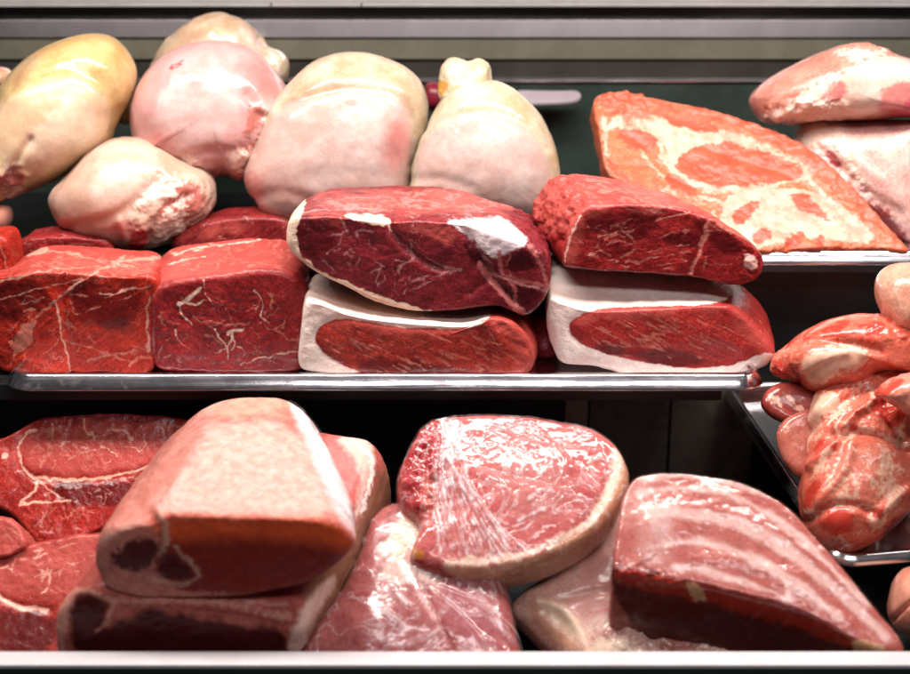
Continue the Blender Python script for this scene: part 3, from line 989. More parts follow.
build(S, 'bone_in_cut', red_mat('bone_in', (.11, .010, .016), (.21, .018, .024), memb=(.62, .34, .33), fat=(.82, .62, .48),
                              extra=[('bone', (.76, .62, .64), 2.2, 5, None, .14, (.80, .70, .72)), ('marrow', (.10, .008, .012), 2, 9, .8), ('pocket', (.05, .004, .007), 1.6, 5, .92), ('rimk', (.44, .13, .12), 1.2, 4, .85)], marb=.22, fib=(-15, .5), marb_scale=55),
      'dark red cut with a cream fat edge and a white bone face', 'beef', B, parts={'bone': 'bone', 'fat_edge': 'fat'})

# L: pork under K
S = loft('301,330 304,300 316,302 350,316 400,322 440,325 466,326 486,322 498,316 520,326 534,346 535,362 530,372 520,379 500,378 490,381 484,387 470,381 440,380 400,380 360,378 325,374 303,372 298,362 300,345', .205,
         '310,290 312,274 322,272 350,276 400,282 440,288 466,290 486,292 505,296 524,306 536,322 537,340 534,352 524,358 505,358 495,358 490,358 470,356 440,356 400,356 360,356 330,352 312,350 306,344 306,320', .37, bev=.007, bulge=.02, N=380)
S.wob = .8
shape(S, [(.0018, 28, 3), (.0005, 120, 2)], creases=[('340,364 322,352 314,340 318,328 332,320 348,318 400,328 466,330', 3.5, -.0016), ('486,324 500,340 510,360 506,380', 8, .003), ('482,330 492,352 488,376', 4, -.002)], rough=[('484,322 500,316 535,345 530,376 505,378', 8, .0018, 90)])
seams(S, fat=['290,372 296,330 302,292 312,270 400,275 480,290 500,300 486,322 466,330 430,328 400,328 370,322 348,318 332,320 318,328 314,340 322,352 340,364 368,376 384,382 330,384'],
      memb=[('350,340 362,350', 1, .5), ('400,336 420,346 440,352', .9, .4), ('420,330 450,342', .9, .4), ('486,326 500,350 520,362', 1, .5), ('440,350 470,360', .8, .4), ('370,345 390,352', .8, .4), ('484,384 490,374 500,374', 1.5, .8)] + veins('320,335 480,332 520,370 380,374', 40, 8, (5, 16), (.9, .4), 26, 12, 0, .08),
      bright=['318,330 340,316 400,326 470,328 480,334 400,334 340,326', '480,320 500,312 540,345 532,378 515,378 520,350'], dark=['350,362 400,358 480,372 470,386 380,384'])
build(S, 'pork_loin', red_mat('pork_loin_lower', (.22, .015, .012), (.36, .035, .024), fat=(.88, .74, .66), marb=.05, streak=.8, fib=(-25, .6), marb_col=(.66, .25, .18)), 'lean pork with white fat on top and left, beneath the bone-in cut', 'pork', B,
      parts={'fat_layer': 'fat'})

# O: dark sliver between the stacks
S = pillow('527,325 545,300 560,310 558,350 548,360 532,356', .33, .10, N=140, nf=24, nb=10)
shape(S, [(.003, 40, 3)]); seams(S, dark=['520,300 570,300 540,330'])
build(S, 'meat_piece', red_mat('meat_gap', (.15, .008, .014), (.26, .02, .03)), 'dark red piece wedged in the gap between the two pork stacks', 'meat', B)

# N: pork with a thick fat cap
S = loft('546,330 549,300 556,302 580,310 620,310 680,306 722,303 742,312 760,330 776,352 772,362 762,370 740,374 700,377 660,380 636,379 610,372 592,366 564,366 556,358', .235,
         '548,292 549,252 562,244 580,240 620,244 680,262 722,276 742,284 756,296 768,314 766,326 760,340 740,350 700,352 660,352 636,352 610,350 592,348 566,346 556,338', .36, bev=.009, bulge=.02, N=380)
S.wob = .8
shape(S, [(.0016, 26, 3), (.0004, 120, 2)], creases=[('564,366 590,362 612,372', 5, -.002), ('580,344 570,334 568,324 582,314 600,308 640,306 690,306 726,302', 3.5, -.0016), ('640,308 700,330 760,352', 9, .0015)])
seams(S, fat=['535,380 540,240 600,235 690,262 742,284 726,302 690,306 640,306 600,308 582,314 568,324 570,334 580,344 604,354 640,362 680,368 705,369 740,364 764,352 780,356 760,384 600,390'],
      memb=[('618,320 640,334 660,346', 1, .5), ('640,312 660,320 690,338 710,344', 1, .4), ('690,312 730,330 760,344', .9, .4), ('660,326 680,332', 1, .4), ('698,320 712,328', 1.3, .4), ('600,330 630,344', .9, .4), ('700,334 740,352', .8, .4)] + veins('576,326 720,310 765,345 700,364 600,346', 44, 9, (5, 18), (.9, .4), 28, 12, 0, .08),
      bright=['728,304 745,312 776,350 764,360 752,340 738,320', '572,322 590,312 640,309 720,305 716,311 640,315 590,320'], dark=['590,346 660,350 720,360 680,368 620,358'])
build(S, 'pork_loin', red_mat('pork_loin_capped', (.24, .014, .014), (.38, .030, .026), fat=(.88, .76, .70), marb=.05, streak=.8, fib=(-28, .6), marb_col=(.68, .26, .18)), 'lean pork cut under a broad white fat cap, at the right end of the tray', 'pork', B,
      parts={'fat_layer': 'fat'})
# M: red cut on top of N
S = loft('566,262 569,240 578,216 590,208 610,204 650,204 690,210 722,224 744,240 760,252 763,266 756,278 742,287 720,284 690,276 650,274 610,271 580,270 569,268', .24,
         '548,250 532,226 531,205 545,180 570,172 610,176 650,187 690,203 722,222 742,238 756,250 758,262 752,270 740,275 720,274 690,270 650,266 610,262 575,262', .36, bev=.007, bulge=.03, N=380, ctr=(660, 244))
shape(S, [(.002, 30, 3), (.0006, 130, 2)], creases=[('566,262 570,238 580,214 592,206', 5, .003), ('560,240 566,222 580,204', 4, -.006), ('700,226 704,240 696,256 690,272', 3, -.002)],
      rough=[('530,215 532,182 556,172 586,184 584,204 562,240 545,240', 7, .008, 70), ('740,240 766,256 756,284 742,280', 6, .004, 90)])
seams(S, fat=['742,252 752,254 760,266 752,274 744,266', ('564,262 568,240 580,216', 1.6, 2)],
      memb=[('708,222 706,236 700,244 698,256 690,272', 3.5, 3.5), ('574,238 584,246 596,247', 1, 1), ('598,238 620,232 634,230', 1, .5), ('618,228 632,236 636,244', .8, .4), ('634,262 660,256 690,252', 1.2, .5), ('660,238 690,228', .9, .4), ('648,252 670,246 690,244', .9, .4), ('704,262 724,266 742,258', .7, .5), ('620,256 640,250', .7, .4), ('706,256 702,272', 2, 1)] + veins('574,220 690,218 690,270 572,266', 22, 7, (6, 20), (.9, .4), -12, 25, .1, .14) + veins('566,174 640,180 720,216 756,248 700,222 600,206 580,204', 70, 34, (4, 18), (1.0, .4), 20, 14, 0, .1),
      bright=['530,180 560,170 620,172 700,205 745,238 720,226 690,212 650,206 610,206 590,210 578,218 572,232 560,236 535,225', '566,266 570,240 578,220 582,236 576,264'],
      dark=['584,222 600,212 640,214 660,226 630,240 590,238', '708,236 730,234 742,248 732,258 712,254', '660,236 700,232 696,244 668,246'])
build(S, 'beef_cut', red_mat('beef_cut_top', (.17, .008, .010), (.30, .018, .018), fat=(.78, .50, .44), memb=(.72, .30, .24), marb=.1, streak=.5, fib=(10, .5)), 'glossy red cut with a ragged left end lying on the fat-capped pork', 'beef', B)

# ------------------------------------------------------------------ upper right tray
OR1, OR2 = (.54, .10, .035), (.66, .20, .11)
OFAT = (.70, .44, .34)
S = loft('592,104 596,94 612,91 632,93 660,99 684,103 708,108 745,119 795,137 832,165 866,200 908,246 910,252 880,248 840,249 800,249 762,252 735,250 712,240 690,226 670,214 640,196 604,172 602,140', .50,
         tilt=48, ext=(0, .045, -.035), bev=.006, N=460, nc=96, ns=30, ctr=(720, 175))
shape(S, [(.003, 22, 3), (.0008, 110, 3)], creases=[('602,128 640,140 668,176 700,190', 5, -.002), ('680,140 740,160 800,178 850,222', 4, -.002)],
      rough=[('590,95 640,88 660,110 630,130 600,120', 6, .006, 70), ('660,96 720,106 800,136 850,176 910,244 880,246 830,195 780,155 720,128', 7, .003, 60), ('720,250 760,242 840,240 900,250 880,255 740,256', 5, .004, 90)])
paint(S, fat=['600,140 612,128 640,130 668,148 664,170 690,188 722,190 768,186 806,176 812,164 780,150 740,132 700,128 670,120 640,110 610,116', ('656,132 664,160 690,186 730,190 770,187 812,172', 6, 9), ('640,148 656,172 690,192', 4, 3),
              '722,192 790,186 812,190 850,214 880,240 850,244 800,236 760,250 742,252 728,236 712,230 726,214', ('700,196 728,206 760,196', 5, 3), ('604,120 606,160 612,176', 5, 3)] + veins('604,120 660,130 800,200 890,240 740,250 620,180', 16, 21, (8, 40), (2.0, .6), 35, 40) + veins('672,164 690,148 745,146 806,170 735,188 690,182', 16, 22, (5, 20), (.9, .4), 20, 50) + [ ('800,170 830,200 870,236', 5, 7), ('690,128 740,138 790,160 808,174', 5, 6)],
      eye=['672,164 690,148 716,140 745,146 780,158 806,170 800,180 770,184 735,188 700,184 680,176'],
      lean=['660,112 700,120 722,126 716,134 690,130 664,122', '612,134 640,128 660,140 652,152 630,150', '668,170 690,186 700,192 680,194 666,184', '736,210 752,200 762,204 752,216 742,224 732,222', '748,234 768,226 772,236 756,248', '786,240 802,228 810,230 800,246 784,250', '812,246 820,234 826,234 822,246', '604,150 616,168 640,186 620,182 606,168', '782,192 806,194 818,206 836,224 814,216 796,206'],
      crust=['585,88 640,80 700,96 800,130 850,175 915,248 890,244 835,190 790,156 740,130 700,122 660,114 640,122 606,118'])
c_mat = meat_mat('chop', (.48, .085, .035), (.56, .15, .075), [('fat', OFAT, 1.6, 6, None, None, (.58, .25, .175)), ('eye', (.47, .095, .05), 1.4, 4, None, None, (.39, .065, .032)), ('lean', (.45, .085, .045), 1.4, 5), ('crust', (.34, .05, .026), 2.5, 14, .8, None, (.48, .15, .09))],
                 fib=(40, .4), marb=.1, rough=.38, coat=.2, sss=.12, bump=.5, mott=40, spec=.2)
build(S, 'pork_chop', c_mat, 'large orange-pink bone-in chop with a round eye of lean leaning on the upper right tray', 'pork', 'pale meat on the upper right tray', parts={'lean_eye': 'eye', 'fat': 'fat'}, body='rim_meat')
S = pillow('747,104 752,92 768,78 790,66 812,56 832,50 850,47 876,48 900,56 945,70 945,120 908,117 880,120 855,121 830,120 800,124 775,124 760,122', .60, .20, .72, ctr=(845, 88))
shape(S, NZ, bumps=[(860, 70, 30, .008)], rough=[('756,122 768,100 830,96 860,110 830,124 780,128', 8, .006, 60), ('830,54 860,44 895,50 880,62 845,62', 6, .004, 70)])
paint(S, fat=['848,66 870,58 915,54 920,84 885,86 884,112 850,122 790,126 758,118 772,108 800,98 816,82 832,74 846,74', '828,54 850,46 890,48 880,58 850,60'],
      lean=['822,96 834,82 846,84 844,100 830,104', '882,88 915,80 920,116 894,116 878,110'], rose=['892,110 915,96 920,120 890,120'])
build(S, 'ham', meat_mat('ham_upper', (.44, .15, .11), (.56, .24, .18), [('fat', (.74, .60, .51), 3, 12, None, None, (.72, .47, .38)), ('lean', (.62, .22, .20), 3, 7), ('rose', (.60, .06, .12), 4, 6, .8)], fib=(30, .3), sss=.15, bump=.35),
      'ham with a red end and white fat, topmost at the upper right corner', 'pork', 'pale meat on the upper right tray', parts={'fat': 'fat'})
S = pillow('793,140 798,126 812,118 840,119 880,120 945,118 945,250 905,244 880,232 850,214 820,196 800,180 792,160', .58, .16, .75, ctr=(870, 165))
shape(S, NZ, creases=[('820,150 840,170 870,196 900,214', 6, -.005), ('840,130 856,160 880,180', 6, .003)], rough=[('800,140 840,140 870,190 905,220 880,215 830,175', 7, .005, 60)])
paint(S, fat=['795,130 815,118 850,120 840,140 815,150 800,150', '836,142 850,140 862,160 870,190 850,180 838,160', '884,148 898,140 894,156 884,164'], lean=['822,152 836,148 842,166 834,172', '846,186 870,200 905,226 905,246 860,220 810,186'])  # lower lean patch: shade of the gap beside the chop, painted on
build(S, 'ham', meat_mat('ham_lower', (.70, .32, .28), (.82, .50, .44), [('fat', (.90, .72, .60), 4, 12), ('lean', (.30, .03, .04), 3, 8, .9)], fib=(60, .3), sss=.2, bump=.3),
      'pink ham with a notched left edge beneath the white-fatted ham', 'pork', 'pale meat on the upper right tray')

# ------------------------------------------------------------------ right tray: pile of shoulder
P = 'pink shoulder meat piled in the right tray'
PK1, PK2 = (.52, .075, .045), (.62, .15, .095)


def pink_mat(name, c1=PK1, c2=PK2, extra=(), **k):
    a = dict(fib=(40, .35), marb=.25, rough=.32, coat=.6, sss=.2, bump=.22, mott=38, spec=.25)
    a.update(k)
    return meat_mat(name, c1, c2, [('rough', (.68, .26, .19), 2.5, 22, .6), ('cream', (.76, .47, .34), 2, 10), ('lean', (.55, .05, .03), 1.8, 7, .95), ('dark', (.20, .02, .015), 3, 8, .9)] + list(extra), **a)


def pinks(S, **k):
    lay = {q: none for q in ('rough', 'cream', 'lean', 'dark')}
    lay.update(k)
    return paint(S, **lay)


S = loft('760,399 769,386 788,380 844,382 859,410 844,430 814,428 781,420 765,410', .18, tilt=40, ext=(.01, .035, -.02), bev=.012, bulge=.03, N=200, nc=44, ns=14)
shape(S, NZ); pinks(S, cream=[('784,392 792,402 802,408', 1.2, .6), ('772,396 782,406', 1, .5)])
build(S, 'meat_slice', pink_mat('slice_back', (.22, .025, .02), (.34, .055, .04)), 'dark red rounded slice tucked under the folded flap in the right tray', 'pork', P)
S = loft('776,440 780,424 792,412 820,407 864,410 874,450 859,480 820,479 797,477 785,462', .15, tilt=30, ext=(.01, .035, -.02), bev=.010, bulge=.03, N=200, nc=44, ns=14)
shape(S, NZ); pinks(S, cream=[('784,430 800,416', .8, .4)])
build(S, 'meat_slice', pink_mat('slice_front', (.34, .07, .05), (.46, .14, .10), marb=.05), 'smooth brownish-pink slice standing at the left rim of the right tray', 'pork', P)
S = pillow('840,330 900,318 945,330 945,520 905,560 868,540', .27, .12, N=200, nf=30, nb=12)
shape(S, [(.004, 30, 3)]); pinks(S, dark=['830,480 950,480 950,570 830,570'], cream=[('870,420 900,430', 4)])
build(S, 'pork_shoulder', pink_mat('shoulder_back', (.42, .07, .05), (.55, .15, .10)), 'shaded red meat at the right edge behind the big shoulder piece', 'pork', P)
S = pillow('769,372 772,358 786,345 806,330 830,318 854,313 878,315 900,316 940,330 940,380 905,372 880,372 868,386 850,392 830,392 818,394 806,390 796,380 784,377', .22, .14, .72, ctr=(845, 348))
shape(S, NZ, bumps=[(820, 358, 26, .007), (880, 335, 20, .005)], creases=[('786,350 815,340 850,344 880,350', 5, -.005), ('795,378 812,360 846,352', 5, .003)], rough=[('768,375 775,350 800,345 805,370 790,380', 6, .006, 70), ('860,330 880,312 940,330 900,350', 7, .004, 60)])
pinks(S, cream=['800,372 800,358 825,346 852,342 872,352 866,364 844,372 820,386 806,386', ('782,350 810,340 846,336', 3, 2)], lean=veins('780,345 850,318 905,320 905,370 850,345', 12, 15, (8, 30), (4, 1)) + ['770,374 774,356 786,362 796,372 800,384 784,378', ('780,350 806,334 846,322', 1, 6), ('800,340 850,332 880,344', 5, 3)], dark=['784,368 800,372 806,386 792,380'])
build(S, 'pork_shoulder', pink_mat('shoulder_flap'), 'folded pink flap with a cream fold at the top of the right tray pile', 'pork', P)
S = pillow('874,286 880,272 892,264 910,262 945,262 945,345 906,338 896,334 884,318 876,302', .21, .12, N=220, nf=44, nb=12)
shape(S, NZ); pinks(S, cream=[('880,300 890,296', 4, 2), ('896,290 902,310 906,330', 1.2, .8)])
build(S, 'pork_piece', pink_mat('round_piece', (.56, .22, .15), (.68, .34, .24), marb=.1), 'smooth rounded pink lump at the right edge above the folded flap', 'pork', P)
S = loft('809,470 812,444 813,420 815,400 822,382 838,370 858,364 880,364 900,362 945,364 950,500 912,506 899,522 880,537 852,549 832,544 818,530 809,510 806,490', .11, tilt=36, ext=(.01, .08, -.05), bev=.03, bulge=.02, dome=.016, N=420, nc=110, ns=24, ctr=(866, 455))
shape(S, NZ + [(.0035, 26, 2), (.0004, 140, 2)], bumps=[(865, 480, 40, .010), (825, 410, 20, .004)],
      creases=[('806,432 830,414 850,396 880,384', 5, -.007), ('836,436 870,432 910,452', 5, -.009), ('812,466 836,444 850,415 880,398', 5, .007), ('806,522 840,500 880,516', 4, -.005), ('880,400 888,420 905,440', 4, -.006), ('852,436 846,470 820,500', 5, .004), ('870,520 892,498 905,490', 5, .006)],
      rough=[('795,470 845,430 900,440 910,500 860,548 800,530', 14, .0007, 70), ('808,395 840,376 900,376 905,430 850,420', 10, .004, 55)])
pinks(S, rough=['820,470 850,440 895,450 900,490 860,510 825,500'],
      cream=['808,400 812,392 840,396 836,410 818,420 814,440 806,452 804,430', ('806,448 830,420 850,400 860,384', 5, 4), ('840,432 868,428 905,446', 7, 4), ('812,478 826,456 836,440', 7, 6), '866,520 892,496 903,490 896,508 872,534', ('826,526 850,546', 3), ('880,376 888,372 900,366', 5, 3), ('890,412 894,424 902,436', 2.5, 1.5)] + veins('806,470 850,430 910,440 910,510 850,545 805,515', 40, 13, (10, 40), (2.2, .6)) + veins('810,390 905,378 905,440 840,430 810,440', 26, 14, (10, 34), (2.6, .7)),
      lean=['812,450 818,440 826,436 826,446 816,456', '828,444 836,436 840,440 832,454', '804,490 812,476 822,480 815,500 806,510', '815,520 840,505 860,515 850,535 830,535', '848,424 858,426 852,432', '868,400 890,396 905,410 900,428 880,424', '874,510 884,502 886,512 878,520'],
      dark=['880,530 910,505 915,530 890,545'])
build(S, 'pork_shoulder', pink_mat('shoulder_main'), 'big knotty pink shoulder piece with cream seams at the front of the right tray', 'pork', P)
S = pillow('872,396 880,384 896,376 945,366 945,425 908,416 896,408 884,400', .09, .08, N=160, nf=32, nb=12)
shape(S, NZ + [(.003, 50, 2)]); pinks(S, lean=['870,400 880,384 905,376 900,386 890,398'])
build(S, 'pork_piece', pink_mat('side_piece', (.64, .16, .11), (.72, .28, .20)), 'bright red-edged strip lying across the big shoulder at the right edge', 'pork', P)
S = pillow('886,612 889,590 896,574 908,566 950,560 950,650 905,636 892,626', -.02, .14, N=180, nf=36, nb=12)
shape(S, NZ, creases=[('892,620 902,608 915,600', 2.5, -.006)]); pinks(S)
build(S, 'pork_piece', pink_mat('corner_piece', (.58, .19, .12), (.66, .28, .20), marb=.05), 'smooth pink lump in the bottom right corner below the tilted tray', 'pork')

# ------------------------------------------------------------------ bottom row
L = 'raw cuts along the bottom of the case'
# T: marbled steak at left
S = loft('-20,444 6,436 22,426 36,418 80,413 110,412 150,414 196,418 214,440 200,470 176,490 140,506 100,530 76,540 50,549 34,546 20,522 4,510 -20,500', .17, tilt=38, ext=(0, .05, -.04), bev=.006, N=380, nc=70, ns=24, ctr=(100, 470))
shape(S, [(.0022, 24, 3), (.0006, 120, 3)], creases=[('24,434 16,456 24,474 40,479 80,480 130,476 175,460', 5, -.0018)], rough=[('20,490 60,484 130,490 60,550 30,545', 8, .0015, 80)])
seams(S, fat=[('36,430 22,436 18,456 24,472 38,478 70,480 110,478 150,466 176,452', 3, 2.5), ('38,480 48,488 64,498', 1.6, .6), ('38,482 30,496 20,504', 2, 1), ('52,426 54,438', 2, .8), ('84,420 84,432 92,438 96,436', 1.6, 1), ('90,432 94,440', 2.5, 1.5), ('112,428 126,434 134,438', 1.4, 3), ('140,434 146,446 140,452', 1.2, .6), ('126,446 140,450', 1, 2), ('100,446 112,450 118,456', .8, 1.4),
              ('162,428 164,438', 2, .8), ('60,446 70,440', 1, .5), ('80,454 96,450', 1, .5), ('66,462 74,456', .8, .4), ('120,460 126,464', .8, .4), ('104,464 112,460', .8, .4), '0,456 6,452 10,458 4,462', ('20,504 50,500 70,502', 2.4, 1)],
      memb=[('40,520 48,508 46,500', 1.2, .5), ('34,524 60,506', .6, .4), ('60,520 80,512', .7, .4), ('36,508 60,530', .6, .4)] + veins('26,436 60,424 190,424 150,460 60,474 30,466', 60, 10, (3, 12), (1.1, .4)) + veins('24,500 60,486 140,484 60,545', 20, 11, (8, 24), (1.0, .4)),
      bright=['24,438 50,424 120,424 190,426 200,440 150,462 100,474 40,474 24,462'], dark=['28,420 60,412 196,416 200,424 110,422 50,424', '44,484 110,482 150,480 110,510 70,500'])  # first dark strip paints the tray's shadow along the back edge
build(S, 'beef_steak', red_mat('steak_marbled', (.24, .014, .012), (.38, .03, .022), fat=(.82, .46, .34), marb=.45, marb_scale=60, fib=(70, .3), coat=.5, rough=.24), 'wet red marbled steak at the back of the bottom left corner', 'beef', L)
S = loft('-20,556 6,548 40,540 70,534 110,528 160,530 170,600 150,650 60,662 20,662 -20,662', -.01, tilt=45, ext=(0, .06, -.05), bev=.008, N=260, nc=50, ns=20)
shape(S, [(.0025, 24, 3), (.0008, 110, 3)], creases=[('0,596 20,606 50,610', 4, -.002)])
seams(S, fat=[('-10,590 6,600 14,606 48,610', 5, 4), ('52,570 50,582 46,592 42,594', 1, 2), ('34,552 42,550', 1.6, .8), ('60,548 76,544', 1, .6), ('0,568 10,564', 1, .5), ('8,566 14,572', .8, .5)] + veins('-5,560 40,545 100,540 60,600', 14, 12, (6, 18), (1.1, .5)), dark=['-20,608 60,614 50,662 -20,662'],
      bright=['-20,560 40,544 110,534 110,570 70,600 -20,590'])
build(S, 'beef_steak', red_mat('steak_front', (.26, .018, .016), (.42, .05, .035), fat=(.84, .48, .38), marb=.3, fib=(40, .5), coat=.45), 'red steak with a pale seam low in the bottom left corner', 'beef', L)
S = loft('-20,514 0,515 14,519 22,530 27,546 16,553 0,558 -20,562', .03, tilt=42, ext=(0, .05, -.04), bev=.005, N=160, nc=28, ns=10)
shape(S, [(.003, 40, 3)]); seams(S, memb=[('4,530 12,540', 1, .5), ('2,524 20,536', .8, .4)], bright=['-20,510 30,510 30,560 -20,560'])
build(S, 'beef_piece', red_mat('beef_nub', (.34, .04, .03), (.46, .08, .06)), 'small light red nub between the two steaks at the left edge', 'beef', L)

film = film_mat('cling_film_main', .28, 20, (1, 1, .3), (0, 25, 0), haze=.2, rough=.11)
film2 = film_mat('cling_film_soft', .2, 12, (1, .5, 1), (0, 0, 0), haze=.02, gl=.1, rough=.12)

# W: lower of the front stack
S = loft('52,622 60,604 78,592 110,588 150,592 200,594 250,604 292,612 302,632 298,652 290,668 240,672 150,672 70,672 54,660', -.115,
         '130,560 140,520 170,470 200,440 230,430 262,426 300,424 345,431 384,438 398,494 384,520 340,560 280,570 200,570 150,570', .10, bev=.012, bulge=.03, N=380, nc=56, ns=80, ctr=(180, 632))
shape(S, [(.0025, 22, 3), (.0006, 110, 2)], creases=[('114,604 96,634 84,640', 4, .002), ('120,600 160,602 220,606 290,620', 4, .002)])
paint(S, skin=['292,616 330,560 366,500 384,470 380,440 400,430 420,500 340,640 300,680'], pale=['338,436 362,434 372,444 376,462 366,490 360,520 352,520 362,476 356,458 344,448', '292,660 286,640 300,610 330,574 340,580 310,620 302,660'],
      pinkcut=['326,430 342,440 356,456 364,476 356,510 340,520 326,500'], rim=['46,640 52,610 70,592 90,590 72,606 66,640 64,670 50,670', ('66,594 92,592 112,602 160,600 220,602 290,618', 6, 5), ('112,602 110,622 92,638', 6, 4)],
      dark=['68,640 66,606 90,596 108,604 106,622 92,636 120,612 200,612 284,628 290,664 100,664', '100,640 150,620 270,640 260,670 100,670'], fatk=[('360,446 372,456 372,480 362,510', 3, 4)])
w_mat = meat_mat('stack_lower', (.28, .05, .04), (.40, .10, .08), [('skin', (.30, .14, .09), 5, 14, None, .4, (.22, .085, .05)), ('pinkcut', (.60, .14, .13), 3, 8), ('pale', (.74, .52, .45), 4, 4), ('rim', (.58, .28, .22), 3, 8, .9), ('dark', (.055, .006, .006), 5, 10, .95), ('fatk', (.92, .84, .78), 1.2, 4)],  # dark paints the shade over the front face nearly black
                 fib=(30, .25), sss=.15, bump=.3, coat=.08, spec=.12, mott=30)
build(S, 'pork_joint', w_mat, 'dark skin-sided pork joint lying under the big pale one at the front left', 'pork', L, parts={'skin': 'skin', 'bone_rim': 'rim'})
# V: big front piece
S = loft('94,560 95,545 104,530 125,524 150,521 160,512 200,513 250,515 300,516 332,518 350,532 357,546 345,560 325,576 300,588 250,596 190,600 140,600 108,594 98,580', -.12,
         '150,470 160,448 176,430 196,412 212,402 230,395 258,393 280,395 296,402 312,418 330,448 340,476 334,492 318,506 298,514 250,520 200,520 170,514 154,500 148,486', .12, bev=.011, bulge=.045, N=440, nc=60, ns=150, ctr=(220, 556))
shape(S, [(.0028, 18, 3), (.0006, 120, 2)], bumps=[(130, 550, 24, .004)], creases=[('158,512 168,530 166,546 150,560', 5, .0025), ('150,520 130,500 150,470', 10, -.002)],
      rough=[('150,510 200,440 300,430 340,510 200,516', 18, .0013, 140)])
paint(S, fell=['150,512 176,476 200,440 220,420 290,424 310,450 332,490 340,514 300,518 200,516'], white=['288,400 306,410 326,440 344,478 360,522 356,540 340,520 322,480 306,440 292,412', ('300,410 330,470 348,520', 8, 10)],
      edge=['150,524 162,514 200,516 300,518 334,520 356,544 340,552 320,540 200,538 168,540'], cut=['158,520 332,520 356,548 340,566 300,588 240,596 170,590 150,560 164,540'],
      ring=[('160,516 168,532 164,548 152,558 138,562', 6, 4), ('182,556 200,572 196,580 170,584 150,578', 4, 3), ('176,548 186,560', 3, 2), ('110,536 122,530 130,526', 3, 5), ('106,540 112,534', 6, 6)],
      hole=['110,556 130,540 156,536 162,548 150,566 130,572 116,566', '158,560 176,552 190,568 198,576 170,582 156,578'], top=['196,410 230,394 280,394 296,404 280,416 220,420'],
      blush=['96,540 120,500 170,440 200,420 180,470 150,500 140,530 110,550'])
v_mat = meat_mat('stack_upper', (.40, .11, .09), (.50, .19, .15), [('fell', (.63, .38, .33), 10, 12, None, .4, (.51, .255, .21)), ('blush', (.52, .19, .15), 6, 12, .7), ('top', (.60, .36, .27), 5, 8, .7), ('white', (.80, .73, .75), 4, 3, .85, .2), ('cut', (.20, .016, .011), 3, 4, .96), ('edge', (.80, .12, .035), 11, 3, .9), ('ring', (.62, .36, .28), 3, 5, .85), ('hole', (.07, .008, .010), 4, 6, .95)],  # edge: light glowing through the front's top rim, painted orange-red
                 fib=(80, .25), sss=.16, bump=.8, coat=.12, spec=.2, mott=85, sss_rad=(.02, .005, .003))
build(S, 'pork_joint', v_mat, 'big pale pink pork joint with a dark cut front, on top at the front left', 'pork', L,
      parts={'cut_face': 'cut', 'fat_edge': 'white'}, body='top_fell',
      film=dict(mat=film2, area=['285,392 304,398 330,436 350,478 364,525 352,540 335,516 318,478 300,430'], noise=[(.0012, 50, 3)], white=['300,416 316,430 338,476 352,520 344,516 320,470']))

# X: wrapped dark piece
S = loft('292,674 302,644 318,618 336,596 352,566 366,532 376,508 400,498 440,496 480,512 500,556 508,600 516,640 524,674 420,682', -.06, tilt=52, ext=(0, .05, -.06), bev=.016, bulge=.05, dome=.012, N=340, nc=66, ns=30, ctr=(412, 606))
shape(S, NZ, creases=[('404,560 430,600 450,650', 5, -.002)], bumps=[(370, 630, 30, .006)])
paint(S, tan=['384,548 394,520 420,512 440,524 446,548 425,552 410,540 400,560'], cream=['380,566 404,548 420,566 410,580 390,584', ('380,550 420,570 440,590', 8, 3)], mau=['440,560 480,592 510,640 470,650 446,620 430,590'])
build(S, 'wrapped_pork', meat_mat('wrapped_dark', (.30, .065, .065), (.40, .12, .115), [('mau', (.34, .09, .11), 8, 12, .8), ('cream', (.76, .56, .50), 5, 12, .85), ('tan', (.72, .52, .38), 4, 8)], fib=(30, .2), sss=.1, bump=.25, coat=.3, mott=90),
      'purplish pork piece wrapped in wrinkled film at the front, left of the middle', 'pork', L,
      film=dict(mat=film, noise=[(.0010, 35, 3)], pleats=[('420,590 440,630 452,660', 3, .002), ('430,590 466,620 496,660', 2.5, .002), ('440,588 480,604 506,630', 2.5, .002), ('392,590 404,604 416,610', 2, .002), ('384,610 400,622', 2, .002)],
                white=[('396,590 402,602 412,608', 1.5, .5), ('384,612 394,620 406,626', 1.5, .5)]))
# Z: pale piece underneath on the right
S = loft('516,610 519,596 530,586 548,576 566,552 580,528 604,508 640,506 690,560 740,600 780,640 780,672 700,684 620,684 588,668 556,646 534,624', -.028, tilt=52, ext=(0, .05, -.05), bev=.018, bulge=.06, dome=.006, N=340, nc=66, ns=30, ctr=(640, 612))
shape(S, NZ, creases=[('530,600 560,606 580,630 590,656', 6, .005), ('560,600 600,590 640,600', 5, -.003)], bumps=[(600, 590, 20, .004)], rough=[('600,625 660,610 740,650 700,670 610,660', 10, .006, 60)])
paint(S, skin=['520,600 535,590 560,606 580,630 584,660 555,645 530,622'], cream=['534,594 552,598 574,612 590,634 586,650 566,630 545,612', '584,650 600,636 630,640 650,654 640,664 590,664'], dark=['586,640 600,626 620,626 626,634 606,640', '654,640 680,630 700,640 690,656 664,654'],
      pk=['560,590 600,545 618,530 640,590 620,612 590,620 570,606'], lines=[('586,588 610,582 636,570', 1.2, .8), ('590,612 608,610 620,600', 1.5, .8)])
build(S, 'pork_piece', meat_mat('under_ribs', (.66, .34, .28), (.78, .50, .42), [('pk', (.74, .38, .34), 6, 10, .8), ('skin', (.62, .34, .24), 4, 10), ('cream', (.86, .66, .50), 4, 8), ('dark', (.42, .12, .10), 4, 10, .8), ('lines', (.60, .10, .10), 1, 2, .6)], fib=(20, .2), sss=.16, bump=.3, coat=.5),
      'pale fatty pork piece underneath, between the film-wrapped round and the ribs', 'pork', L)
